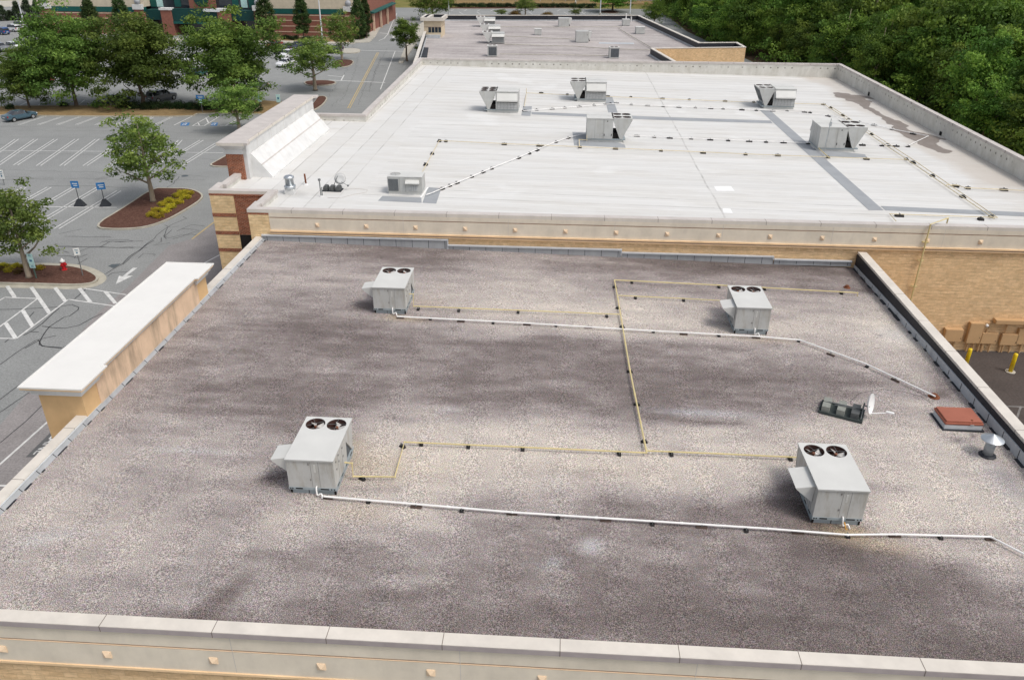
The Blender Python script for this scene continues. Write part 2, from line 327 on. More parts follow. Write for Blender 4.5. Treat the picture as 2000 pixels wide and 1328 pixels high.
def leafmat(name, dark, mid, lite):
    b = NB(name); tn = b.attr('tone'); n = b.noise(0.45, detail=4, rough=0.6)
    f = b.math('ADD', b.math('MULTIPLY', tn, 0.75), b.math('MULTIPLY', b.math('SUBTRACT', n, 0.38), 0.9))
    c = b.ramp(f, [(0.05, dark), (0.45, mid), (0.9, lite)])
    oi = b.t.nodes.new('ShaderNodeObjectInfo')
    h = b.t.nodes.new('ShaderNodeHueSaturation'); b.put(h.inputs['Color'], c)
    b.put(h.inputs['Hue'], b.math('ADD', 0.482, b.math('MULTIPLY', oi.outputs['Random'], 0.032)))
    b.put(h.inputs['Value'], b.math('ADD', 0.75, b.math('MULTIPLY', oi.outputs['Random'], 0.6)))
    b.done(h.outputs[0], 0.6, spec=0.25)
    tr = b.t.nodes.new('ShaderNodeBsdfTranslucent'); b.put(tr.inputs['Color'], h.outputs[0])
    mx = b.t.nodes.new('ShaderNodeMixShader'); mx.inputs[0].default_value = 0.38
    b.t.links.new(b.p.outputs[0], mx.inputs[1]); b.t.links.new(tr.outputs[0], mx.inputs[2]); b.t.links.new(mx.outputs[0], b.o.inputs[0])
    return b.m
LEAF = {'oak': leafmat('oak_leaves', (0.034, 0.072, 0.014), (0.108, 0.185, 0.034), (0.24, 0.34, 0.065)),
        'wood': leafmat('wood_leaves', (0.030, 0.074, 0.012), (0.105, 0.200, 0.032), (0.26, 0.38, 0.06)),
        'young': leafmat('young_leaves', (0.050, 0.095, 0.020), (0.14, 0.215, 0.045), (0.30, 0.39, 0.085)),
        'bright': leafmat('bright_leaves', (0.040, 0.090, 0.012), (0.10, 0.19, 0.025), (0.22, 0.34, 0.05)),
        'column': leafmat('column_leaves', (0.018, 0.038, 0.012), (0.045, 0.080, 0.022), (0.10, 0.13, 0.04)),
        'juniper': leafmat('juniper_leaves', (0.025, 0.042, 0.022), (0.055, 0.085, 0.045), (0.11, 0.15, 0.075)),
        'yellow': leafmat('yellow_leaves', (0.22, 0.21, 0.02), (0.46, 0.40, 0.03), (0.66, 0.52, 0.05)),
        'rusty': leafmat('rusty_leaves', (0.08, 0.055, 0.015), (0.17, 0.11, 0.03), (0.28, 0.20, 0.05)),
        'hedge': leafmat('hedge_leaves', (0.010, 0.024, 0.008), (0.025, 0.050, 0.015), (0.06, 0.10, 0.03))}

# ---------------------------------------------------------------- mesh helpers
class MB:
    def __init__(s): s.v = []; s.f = []; s.mi = []
    def add(s, vs, fs, mi=0):
        k = len(s.v); s.v += [tuple(p) for p in vs]; s.f += [tuple(i+k for i in f) for f in fs]; s.mi += [mi]*len(fs); return s
    def box(s, x0, x1, y0, y1, z0, z1, mi=0):
        return s.add([(x0,y0,z0),(x1,y0,z0),(x1,y1,z0),(x0,y1,z0),(x0,y0,z1),(x1,y0,z1),(x1,y1,z1),(x0,y1,z1)],
                     [(0,3,2,1),(4,5,6,7),(0,1,5,4),(1,2,6,5),(2,3,7,6),(3,0,4,7)], mi)
    def prism(s, poly, z0, z1, mi=0, top=True, bottom=True):
        a = sum(poly[i][0]*poly[(i+1)%len(poly)][1]-poly[(i+1)%len(poly)][0]*poly[i][1] for i in range(len(poly)))
        if a < 0: poly = poly[::-1]
        n = len(poly); f0 = (lambda p: z0(p[0], p[1])) if callable(z0) else (lambda p: z0); f1 = (lambda p: z1(p[0], p[1])) if callable(z1) else (lambda p: z1)
        vs = [(p[0], p[1], f0(p)) for p in poly]+[(p[0], p[1], f1(p)) for p in poly]
        fs = [(i, (i+1)%n, n+(i+1)%n, n+i) for i in range(n)]
        if top: fs.append(tuple(range(n, 2*n)))
        if bottom: fs.append(tuple(range(n-1, -1, -1)))
        return s.add(vs, fs, mi)
    def xprism(s, prof, x0, x1, mi=0, caps=True):       # profile in (y, z)
        n = len(prof); vs = [(x0, p[0], p[1]) for p in prof]+[(x1, p[0], p[1]) for p in prof]
        fs = [(i, n+i, n+(i+1)%n, (i+1)%n) for i in range(n)]
        if caps: fs += [tuple(range(n)), tuple(range(2*n-1, n-1, -1))]
        return s.add(vs, fs, mi)
    def yprism(s, prof, y0, y1, mi=0, caps=True):       # profile in (x, z)
        n = len(prof); vs = [(p[0], y0, p[1]) for p in prof]+[(p[0], y1, p[1]) for p in prof]
        fs = [(i, (i+1)%n, n+(i+1)%n, n+i) for i in range(n)]
        if caps: fs += [tuple(range(n-1, -1, -1)), tuple(range(n, 2*n))]
        return s.add(vs, fs, mi)
    def tube(s, pts, r, n=8, mi=0, cap=True):
        pts = [Vector(p) for p in pts]; k0 = len(s.v); rr = r if hasattr(r, '__len__') else [r]*len(pts); up = None
        for i, p in enumerate(pts):
            d = (pts[min(i+1, len(pts)-1)]-pts[max(i-1, 0)])
            if d.length < 1e-9: d = Vector((0, 0, 1))
            d.normalize()
            if up is None: up = Vector((0, 0, 1)) if abs(d.z) < 0.9 else Vector((1, 0, 0))
            a = d.cross(up)
            if a.length < 1e-4: a = d.cross(Vector((1, 0.3, 0)))
            a.normalize(); c = a.cross(d).normalized(); up = c
            s.v += [tuple(p+(a*math.cos(t)+c*math.sin(t))*rr[i]) for t in (2*math.pi*j/n for j in range(n))]
        for i in range(len(pts)-1):
            for j in range(n):
                s.f.append((k0+i*n+j, k0+i*n+(j+1)%n, k0+(i+1)*n+(j+1)%n, k0+(i+1)*n+j)); s.mi.append(mi)
        if cap:
            s.f.append(tuple(k0+j for j in range(n-1, -1, -1))); s.f.append(tuple(k0+(len(pts)-1)*n+j for j in range(n))); s.mi += [mi, mi]
        return s
    def lathe(s, prof, c=(0, 0, 0), n=16, mi=0):         # profile (r, z) bottom to top
        k0 = len(s.v)
        for r, z in prof:
            s.v += [(c[0]+r*math.cos(2*math.pi*j/n), c[1]+r*math.sin(2*math.pi*j/n), c[2]+z) for j in range(n)]
        for i in range(len(prof)-1):
            for j in range(n):
                s.f.append((k0+i*n+j, k0+i*n+(j+1)%n, k0+(i+1)*n+(j+1)%n, k0+(i+1)*n+j)); s.mi.append(mi)
        if prof[0][0] > 1e-4: s.f.append(tuple(k0+j for j in range(n-1, -1, -1))); s.mi.append(mi)
        if prof[-1][0] > 1e-4: s.f.append(tuple(k0+(len(prof)-1)*n+j for j in range(n))); s.mi.append(mi)
        return s
    def strip(s, pts, wd, dz=0.0, mi=0):                 # flat ribbon along a polyline
        P = [Vector(p) for p in pts]; k0 = len(s.v)
        for i, p in enumerate(P):
            d = P[min(i+1, len(P)-1)]-P[max(i-1, 0)]; d.z = 0; d.normalize(); q = Vector((-d.y, d.x, 0))*(wd/2)
            s.v += [tuple(p+q+Vector((0, 0, dz))), tuple(p-q+Vector((0, 0, dz)))]
        for i in range(len(P)-1): s.f.append((k0+2*i+1, k0+2*i+3, k0+2*i+2, k0+2*i)); s.mi.append(mi)
        return s
    def poly(s, pts, mi=0):
        a = sum(pts[i][0]*pts[(i+1)%len(pts)][1]-pts[(i+1)%len(pts)][0]*pts[i][1] for i in range(len(pts)))
        if a < 0: pts = pts[::-1]
        return s.add(pts, [tuple(range(len(pts)))], mi)
    def build(s, name, mats, parent=None, smooth=False, loc=None, bevel=0.0):
        me = bpy.data.meshes.new(name); me.from_pydata(s.v, [], s.f)
        if not isinstance(mats, (list, tuple)): mats = [mats]
        for q in mats: me.materials.append(q)
        me.polygons.foreach_set('material_index', s.mi)
        if smooth: me.polygons.foreach_set('use_smooth', [True]*len(s.f))
        me.update()
        o = bpy.data.objects.new(name, me); COL.objects.link(o)
        if parent: o.parent = parent
        if loc is not None: o.location = loc
        if bevel:
            q = o.modifiers.new('bevel', 'BEVEL'); q.width = bevel; q.segments = 2; q.limit_method = 'ANGLE'
        return o
def thing(name, label, cat, loc=(0, 0, 0), rz=0.0, group=None):
    o = bpy.data.objects.new(name, None); COL.objects.link(o); o.location = loc; o.rotation_euler = (0, 0, rz)
    o.empty_display_size = 0.3
    return tag(o, label, cat, group)
def tag(o, label, cat, group=None):
    o['label'] = label; o['category'] = cat
    if group: o['group'] = group
    return o
def struct(o): o['kind'] = 'structure'; return o
def copy_tree(o, parent=None):
    c = o.copy(); COL.objects.link(c)
    if parent: c.parent = parent
    for ch in list(o.children): copy_tree(ch, c)
    return c
ORD = ['first','second','third','fourth','fifth','sixth','seventh','eighth','ninth','tenth','eleventh','twelfth','thirteenth','fourteenth','fifteenth','sixteenth','seventeenth','eighteenth','nineteenth','twentieth']
ORD += ['twenty '+q for q in ORD[:9]]+['thirtieth']+['thirty '+q for q in ORD[:9]]+['fortieth']+['forty '+q for q in ORD[:9]]
def interp(pts, step):
    out = []
    for a, c in zip(pts[:-1], pts[1:]):
        n = max(1, int((Vector(c)-Vector(a)).length/step))
        out += [Vector(a).lerp(Vector(c), k/n) for k in range(n)]
    return out+[Vector(pts[-1])]

# ================================================================ SETTING: ground sheets
def sheet_obj(name, polys, matl, z):
    q = MB()
    for P in polys: q.poly([(p[0], p[1], z) for p in P])
    return struct(q.build(name, matl))
struct(MB().poly([(-2500, -600, -0.03), (2500, -600, -0.03), (2500, 3500, -0.03), (-2500, 3500, -0.03)]).build('ground', M['grass']))
sheet_obj('parking_lot', [[(-230, -40), (40, -40), (45, 60), (44.5, 100), (36, 150), (29, 205), (28, 262), (-230, 248)]], M['asphalt'], 0.0)
sheet_obj('forest_floor', [[(40, -40), (160, -40), (160, 400), (-70, 400), (-70, 300), (29, 290), (29.2, 205), (36.2, 150), (44.7, 100), (45.2, 60)]], M['soil'], -0.012)
P = [at(*p) for p in ((300, 690), (240, 572), (330, 482), (372, 470), (440, 400), (700, 235), (700, 300), (480, 560), (330, 800), (-60, 1060), (-60, 985))]
def lanepoly():
    a = [at(*p) for p in ((190, 612), (248, 562), (330, 480), (374, 467), (425, 427))]
    return [(-24.0, 5), (-24.6, 40)] and [(a[0].x, a[0].y), (a[1].x, a[1].y), (a[2].x, a[2].y), (a[3].x, a[3].y), (a[4].x, a[4].y), (-20.9, 72.0), (-20.9, 20.0), (-26.0, 20.0)]
sheet_obj('fire_lane', [lanepoly()], M['lane'], 0.004)
sheet_obj('service_yard', [[(17.5, 5), (60, 5), (60, 43.55), (17.5, 43.55)]], M['yard'], 0.006)

# ================================================================ building helpers
def offset(poly, d):                                   # positive d = inward for a CCW polygon
    n = len(poly); out = []
    for i in range(n):
        p0, p1, p2 = Vector(poly[i-1]), Vector(poly[i]), Vector(poly[(i+1) % n])
        a = (p1-p0).normalized(); c = (p2-p1).normalized(); na = Vector((-a.y, a.x)); nc = Vector((-c.y, c.x))
        k = na+nc; k = k/(k.dot(na)) if k.length > 1e-6 else na
        out.append(tuple(p1+k*d))
    return out
def ring(q, outer, inner, z0, z1, mo=0, mi=0, mt=0):
    n = len(outer); k = len(q.v)
    q.v += [(*p, z0) for p in outer]+[(*p, z1) for p in outer]+[(*p, z0) for p in inner]+[(*p, z1) for p in inner]
    for i in range(n):
        j = (i+1) % n
        q.f += [(k+i, k+j, k+n+j, k+n+i), (k+n+i, k+n+j, k+3*n+j, k+3*n+i), (k+2*n+j, k+2*n+i, k+3*n+i, k+3*n+j), (k+j, k+i, k+2*n+i, k+2*n+j)]
        q.mi += [mo, mt, mi, mo]
    return q
def coping_joints(q, x0, x1, y0, y1, z0, z1, start, step, axis, mi):
    t = start
    lo, hi = (x0, x1) if axis == 'x' else (y0, y1)
    while t < hi:
        if t > lo:
            if axis == 'x': q.box(t-0.009, t+0.009, y0-0.004, y1+0.004, z0, z1+0.003, mi)
            else: q.box(x0-0.004, x1+0.004, t-0.009, t+0.009, z0, z1+0.003, mi)
        t += step
def stud(parent, x, y, z, s=0.115, d=0.075):
    q = MB(); q.box(x-s, x+s, y-0.025, y+0.02, z-s, z+s)
    q.add([(x-s, y-0.026, z-s), (x+s, y-0.026, z-s), (x+s, y-0.026, z+s), (x-s, y-0.026, z+s), (x, y-0.026-d, z)], [(0, 1, 4), (1, 2, 4), (2, 3, 4), (3, 0, 4)])
    return q.build('medallion', M['stud'], parent)
def color_attr(o, fn):
    me = o.data; n = len(me.vertices); co = np.empty(n*3); me.vertices.foreach_get('co', co); co = co.reshape(-1, 3)
    ca = me.color_attributes.new('stain_shade', 'FLOAT_COLOR', 'POINT')
    c = np.ones((n, 4)); c[:, :3] = fn(co); ca.data.foreach_set('color', c.ravel())
def grid(q, x0, x1, y0, y1, st, zf):
    nx = max(1, int(round((x1-x0)/st))); ny = max(1, int(round((y1-y0)/st))); k = len(q.v)
    for j in range(ny+1):
        for i in range(nx+1):
            x = x0+(x1-x0)*i/nx; y = y0+(y1-y0)*j/ny; q.v.append((x, y, zf(x, y)))
    for j in range(ny):
        for i in range(nx):
            a = k+j*(nx+1)+i; q.f.append((a, a+1, a+nx+2, a+nx+1)); q.mi.append(0)

# ================================================================ near building with the gravel roof
def zl(x, y): return 5.85-min(1, max(0, (x+17.4)/34.4))*(0.55+0.2*min(1, max(0, (y-33)/10)))
LB = thing('gravel_roofed_building', 'low block and stucco shop building with stained grey gravel roof, nearest to the viewer', 'building', (0, 29, 0))
LB.location = (0, 0, 0)
q = MB(); grid(q, -17.42, 16.98, 14.78, 43.56, 0.2, zl)
roofL = q.build('gravel_roof', M['gravel'], LB)
# stain map of the gravel with painted shade beside the unit hoods, laid out in plan: rows run along the roof
ROWS = [470, 500, 520, 550, 600, 640, 680, 720, 770, 800, 825, 850, 880, 910, 950, 1000, 1030, 1060, 1100, 1150, 1200, 1300]
TONE = [  # x = 0, 200, ... 2000
 [.5,.5,.45,.40,.30,.50,.25,.22,.25,.3,.3],
 [.5,.5,.5,.38,.24,.46,.28,.22,.16,.2,.3],
 [.5,.5,.5,.50,.36,.52,.34,.12,.10,.24,.4],
 [.5,.5,.5,.48,.55,.62,.45,.40,.34,.34,.5],
 [.5,.5,.44,.40,.50,.76,.76,.60,.52,.66,.6],
 [.5,.5,.42,.22,.36,.56,.72,.74,.70,.74,.6],
 [.5,.45,.36,.26,.30,.24,.30,.40,.56,.70,.6],
 [.5,.45,.34,.30,.32,.28,.26,.26,.30,.60,.55],
 [.5,.40,.26,.30,.32,.30,.26,.26,.26,.46,.55],
 [.5,.46,.34,.26,.48,.34,.28,.26,.34,.48,.55],
 [.5,.52,.48,.34,.72,.66,.44,.44,.52,.60,.55],
 [.5,.54,.48,.36,.74,.76,.72,.64,.68,.72,.6],
 [.55,.58,.54,.46,.78,.78,.76,.74,.70,.74,.66],
 [.55,.58,.50,.46,.80,.80,.78,.76,.70,.78,.68],
 [.60,.58,.52,.48,.74,.70,.66,.60,.48,.78,.70],
 [.62,.56,.46,.60,.74,.40,.38,.36,.22,.78,.74],
 [.66,.60,.50,.52,.60,.36,.34,.30,.20,.74,.74],
 [.64,.60,.50,.46,.44,.38,.36,.30,.18,.44,.70],
 [.62,.56,.44,.40,.40,.34,.32,.28,.18,.26,.56],
 [.60,.54,.38,.36,.34,.30,.28,.26,.20,.22,.38],
 [.58,.50,.36,.34,.30,.28,.26,.24,.20,.20,.26],
 [.58,.5,.36,.34,.3,.26,.24,.22,.18,.18,.20]]
def smooth_interp(px, py):
    T = np.array(TONE); R = np.array(ROWS, float)
    cx = np.clip(px/200.0, 0, 9.999); i = np.floor(cx).astype(int); u = cx-i; u = u*u*(3-2*u)
    j = np.clip(np.searchsorted(R, py)-1, 0, len(R)-2); v = np.clip((py-R[j])/(R[j+1]-R[j]), 0, 1); v = v*v*(3-2*v)
    return (T[j, i]*(1-u)+T[j, i+1]*u)*(1-v)+(T[j+1, i]*(1-u)+T[j+1, i+1]*u)*v
def vnoise(x, y, seed):
    r = np.random.RandomState(seed).rand(256, 256)
    i = np.floor(x).astype(int); j = np.floor(y).astype(int); u = x-i; v = y-j; u = u*u*(3-2*u); v = v*v*(3-2*v)
    g = lambda a, c: r[a % 256, c % 256]
    return (g(i, j)*(1-u)+g(i+1, j)*u)*(1-v)+(g(i, j+1)*(1-u)+g(i+1, j+1)*u)*v
def topix(co):
    d = co-np.array([0, 0, CZ]); a = d@RT; c = d@DN; e = d@FW
    return 1000+FPX*a/e, 664+FPX*c/e
def blob(x, y, c, rx, ry, ang=0.0, pw=2.0):
    ca, sa = math.cos(ang), math.sin(ang); dx, dy = x-c[0], y-c[1]
    u = (dx*ca+dy*sa)/rx; v = (-dx*sa+dy*ca)/ry
    return np.exp(-(u*u+v*v)**(pw/2))
def L(px, py, dz=0.0): return atplane(px, py, zl, dz)
def stain_shade_lower(co):
    x, y = co[:, 0], co[:, 1]
    wx = (vnoise(x*0.35, y*0.7, 1)-.5)*1.6+(vnoise(x*0.9, y*1.8, 2)-.5)*0.7
    wy = (vnoise(x*0.3, y*0.8, 3)-.5)*0.9+(vnoise(x*1.0, y*2.2, 4)-.5)*0.45
    c2 = co.copy(); c2[:, 0] += wx; c2[:, 1] += wy; c2[:, 1] = np.clip(c2[:, 1], 12, 46)
    px, py = topix(c2)
    t = smooth_interp(px, py); t = .5+(t-.5)*1.04
    t = t+.04+(vnoise(x*0.5, y*1.6, 5)-.5)*0.16+(vnoise(x*1.7, y*4.0, 6)-.5)*0.09+(vnoise(x*0.2, y*3.0, 8)-.5)*0.10
    yel = np.zeros_like(t); blu = np.zeros_like(t)
    for (a, c, rx, ry, an, k) in ((540, 932, .6, .3, .3, -.4), (1545, 955, .6, .6, .2, -.25), (1590, 1010, .5, .7, .5, -.3), (715, 598, .6, .4, .2, -.25), (1415, 600, .6, .4, .2, -.12), (1410, 632, .8, .35, .0, -.15), (1700, 630, 1.3, 1.0, 0, .14), (1740, 650, .8, 1.0, 0, .2), (1400, 827, 1.2, .22, 0, -.3), (1560, 690, .8, .4, .0, -.1), (1650, 1090, 1.6, .6, -.3, -.2), (430, 1170, .35, 1.0, -.5, -.25),  # dark blobs beside unit hoods paint in their shade over real stain
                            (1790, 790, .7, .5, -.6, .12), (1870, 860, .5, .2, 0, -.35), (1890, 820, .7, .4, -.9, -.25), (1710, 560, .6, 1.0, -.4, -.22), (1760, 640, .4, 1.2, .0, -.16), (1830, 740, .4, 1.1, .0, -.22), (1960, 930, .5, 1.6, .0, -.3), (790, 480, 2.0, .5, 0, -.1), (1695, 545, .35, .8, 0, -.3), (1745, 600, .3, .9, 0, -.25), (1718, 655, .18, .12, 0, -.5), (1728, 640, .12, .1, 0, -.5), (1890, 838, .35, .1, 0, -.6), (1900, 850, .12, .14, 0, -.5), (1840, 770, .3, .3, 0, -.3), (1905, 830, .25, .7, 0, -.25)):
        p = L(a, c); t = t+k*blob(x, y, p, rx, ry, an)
    for (a, c, rx, ry, an, k) in ((700, 905, 1.3, 1.0, 0, .35), (790, 915, 2.2, .9, 0, .22), (690, 870, .5, .7, 0, .35), (790, 622, 1.0, .3, -.1, .75), (820, 590, 1.2, .4, 0, .3), (1500, 665, 1.2, .25, 0, .4), (1660, 1040, .5, .22, 0, .9), (1730, 1065, 1.3, .35, -.15, .55), (700, 1000, 1.0, .5, 0, .35), (1190, 920, 3.0, .5, 0, .16), (1650, 1035, 1.2, .4, 0, .3)):
        p = L(a, c); yel = yel+k*blob(x, y, p, rx, ry, an)
    for (a, c, rx, ry, an, k) in ((1370, 806, 1.9, .22, 0, .65), (380, 880, 1.6, .16, .0, .5), (1750, 655, .8, .9, 0, .55), (1155, 1066, .3, .3, 0, .7), (1080, 1098, .3, .25, 0, .5), (90, 1050, .8, .3, .3, .5), (1790, 600, .5, 2.0, 0, .35), (880, 800, .5, .2, 0, .4), (1960, 940, .6, 1.8, 0, .35)):
        p = L(a, c); blu = blu+k*blob(x, y, p, rx, ry, an); t = t+.25*k*blob(x, y, p, rx, ry, an)
    return np.stack([np.clip(t, 0, 1), np.clip(yel, 0, 1), np.clip(blu, 0, 1)], 1)
color_attr(roofL, stain_shade_lower)
# walls: front (two tone), right, left
q = MB()
q.box(-17.72, 17.42, 14.55, 14.78, 0, 4.30)
q.box(-17.72, -17.46, 14.79, 43.55, 0, 5.93); q.box(17.02, 17.42, 14.79, 43.55, 0, 5.94)
q.box(-17.40, 16.98, 14.79, 43.55, 4.5, 4.8)
q.build('wall', M['cmu'], LB)
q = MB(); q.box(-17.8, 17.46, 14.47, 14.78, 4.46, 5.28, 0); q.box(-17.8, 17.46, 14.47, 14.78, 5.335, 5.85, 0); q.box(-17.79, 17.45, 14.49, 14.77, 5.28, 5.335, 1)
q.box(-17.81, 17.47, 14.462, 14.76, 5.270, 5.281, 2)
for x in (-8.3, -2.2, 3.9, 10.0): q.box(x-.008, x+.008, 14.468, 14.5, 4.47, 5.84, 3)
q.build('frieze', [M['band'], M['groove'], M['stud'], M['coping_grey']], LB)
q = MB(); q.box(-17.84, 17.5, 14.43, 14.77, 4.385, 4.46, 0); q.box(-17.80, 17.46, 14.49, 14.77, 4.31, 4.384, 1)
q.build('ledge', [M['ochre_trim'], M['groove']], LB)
for k in range(12): stud(LB, -14.75+2.94*k, 14.468, 4.90)
q = MB(); zt = 6.05
q.box(-17.86, 17.52, 14.39, 14.79, 5.86, zt, 0)
q.box(-17.86, -17.46, 14.79, 43.55, 5.94, zt, 0); q.box(17.0, 17.47, 14.79, 43.54, 5.95, zt+.03, 0)
q.box(-17.862, 17.522, 14.386, 14.40, 5.862, 6.03, 2)
coping_joints(q, -17.86, 17.52, 14.385, 14.79, 5.858, zt, -11.73-3.03*2, 3.03, 'x', 1)
coping_joints(q, -17.86, -17.46, 14.8, 43.5, 5.93, zt, 17.2, 3.05, 'y', 1)
coping_joints(q, 17.0, 17.47, 14.8, 43.5, 5.94, zt+.03, 16.4, 3.05, 'y', 1)
q.build('coping', [M['coping'], M['joint'], M['coping_edge']], LB)
# right parapet lining: black membrane above grey base flashing
q = MB(); q.xprism([(14.8, 5.72), (25, 5.71), (33, 5.64), (43.5, 5.30), (43.5, 5.95), (14.8, 5.95)], 16.965, 17.02); q.build('black_membrane', M['black_mem'], LB)
q = MB(); q.xprism([(14.8, 4.9), (43.5, 4.9), (43.5, 5.305), (33, 5.645), (25, 5.715), (14.8, 5.725)], 16.925, 17.0, 0)
for k in range(24): q.box(16.915, 16.93, 15.2+k*1.2, 15.225+k*1.2, 4.95, 5.71-max(0, 15.2+k*1.2-27)*.026, 1)
rr = random.Random(4)
for k in range(26):
    y0 = 15+k*1.1+rr.random()*.5; q.box(16.86-rr.random()*.06, 16.926, y0, y0+.2+rr.random()*.6, 4.95, zl(17, y0)+.02+rr.random()*.05, 1)
q.build('flashing', [M['flash'], M['black_mem']], LB)
q = MB()
q.yprism([(-17.46, 5.5), (-17.46, 5.985), (-17.42, 5.985), (-17.30, 5.84), (-17.30, 5.5)], 14.8, 43.5, 0)
q.box(-17.462, -17.40, 14.8, 43.5, 5.985, 6.0, 2)
for k in range(30):
    y0 = 15+k*.97; q.yprism([(-17.425, 5.99), (-17.41, 5.99), (-17.285, 5.845), (-17.30, 5.845)], y0, y0+.02, 1)
    if rr.random() < .55: q.box(-17.31, -17.27+rr.random()*.03, y0+.1, y0+.25+rr.random()*.45, 5.8, 5.868, 1)
q.build('flashing', [M['flash_dk'], M['black_mem'], M['flash_lt']], LB)
q = MB()                                                       # stepped flashing under the neighbour's wall
segs = ((512, 875, 700, 463.5), (875, 1215, 1045, 483), (1215, 1512, 1365, 497), (1512, 1664, 1590, 508))
for a, c, mx_, my in segs:
    z1 = atY(mx_, my, 43.5).z; x0 = atY(a, my, 43.5).x+.005; x1 = atY(c, my, 43.5).x-.005
    q.box(x0, x1, 43.47, 43.555, 5.2, z1-.05, 0); q.box(x0-.01, x1+.01, 43.40, 43.57, z1-.05, z1+.02, 2); q.box(x1-.06, x1+.012, 43.42, 43.558, 5.5, z1-.051, 2)
    k = x0+.3
    while k < x1: q.box(k-.012, k+.012, 43.462, 43.48, 5.25, z1-.051, 1); k += .96
q.build('flashing', [M['flash_dk'], M['black_mem'], M['flash_lt']], LB)
# raised facade pylon on the left edge
PY = thing('facade', '', ''); bpy.data.objects.remove(PY)
for a, c in ((24.15, 25.2), (34.3, 35.5)): q = MB(); q.box(-19.1, -17.44, a, c, 0, 7.0, 0); q.build('facade_pier', M['pier'], LB)
q = MB(); q.box(-18.9, -17.47, 25.2, 34.3, 0, 7.2, 0); q.box(-17.47, -17.405, 25.12, 34.4, 5.85, 7.2, 0)
q.build('facade_back_wall', M['peach'], LB)
def notch(d): return [(-19.35-d, 23.85-d), (-17.2+d, 23.85-d), (-17.2+d, 25.4+d), (-17.36+d, 25.4+d), (-17.36+d, 34.1-d), (-17.2+d, 34.1-d), (-17.2+d, 35.75+d), (-19.35-d, 35.75+d)]
q = MB(); q.prism(notch(-.12), 7.0, 7.16, 0); q.prism(notch(-.02), 7.16, 7.32, 0); q.build('facade_moulding', M['white_trim'], LB)
q = MB(); q.prism(notch(.10), 7.32, 7.41, 1); q.prism(notch(.12), 7.41, 7.445, 0); ring(q, notch(.135), notch(.06), 7.40, 7.465, 2, 0, 0)
q.build('facade_cap', [M['cap_white'], M['ochre_trim'], M['cap_white']], LB)

# ================================================================ middle building with the white membrane roof
def zm(x, y): return 7.25-0.35*(y-44)/59-0.80*(x+17)/50
MBd = thing('white_roofed_building', 'long block building with white membrane roof and cream frieze, behind the gravel roof', 'building')
OUT = [(-18.1, 43.62), (33.4, 43.62), (33.4, 103.2), (-18.0, 103.2), (-17.5, 70.0), (-21.6, 70.0), (-21.6, 48.65), (-21.85, 48.65), (-21.8, 47.05), (-18.0, 47.05), (-18.02, 45.0), (-18.12, 45.0)]
q = MB(); ring(q, OUT, offset(OUT, .35), 0, 7.58, 0, 1, 0)
q.build('wall', [M['cmu'], M['parapet']], MBd)
q = MB(); co, ci = offset(OUT, -.07), offset(OUT, .40)
ring(q, co, ci, 7.52, 7.72, 1, 0, 0)
coping_joints(q, -18.1, 33.4, 43.545, 44.03, 7.518, 7.72, -15.55-3.0, 3.02, 'x', 2)
coping_joints(q, 32.98, 33.475, 44.1, 103, 7.53, 7.72, 46, 3.05, 'y', 2)
coping_joints(q, -17.9, 33, 102.79, 103.28, 7.53, 7.72, -16, 3.05, 'x', 2)
q.build('coping', [M['coping_grey'], M['coping'], M['joint']], MBd)
q = MB(); grid(q, -17.75, 33.05, 43.97, 102.85, .32, zm); grid(q, -21.25, -17.75, 47.4, 69.66, .32, zm)
roofM = q.build('membrane_roof', M['membrane'], MBd)
def W(px, py, dz=0.0): return atplane(px, py, zm, dz)
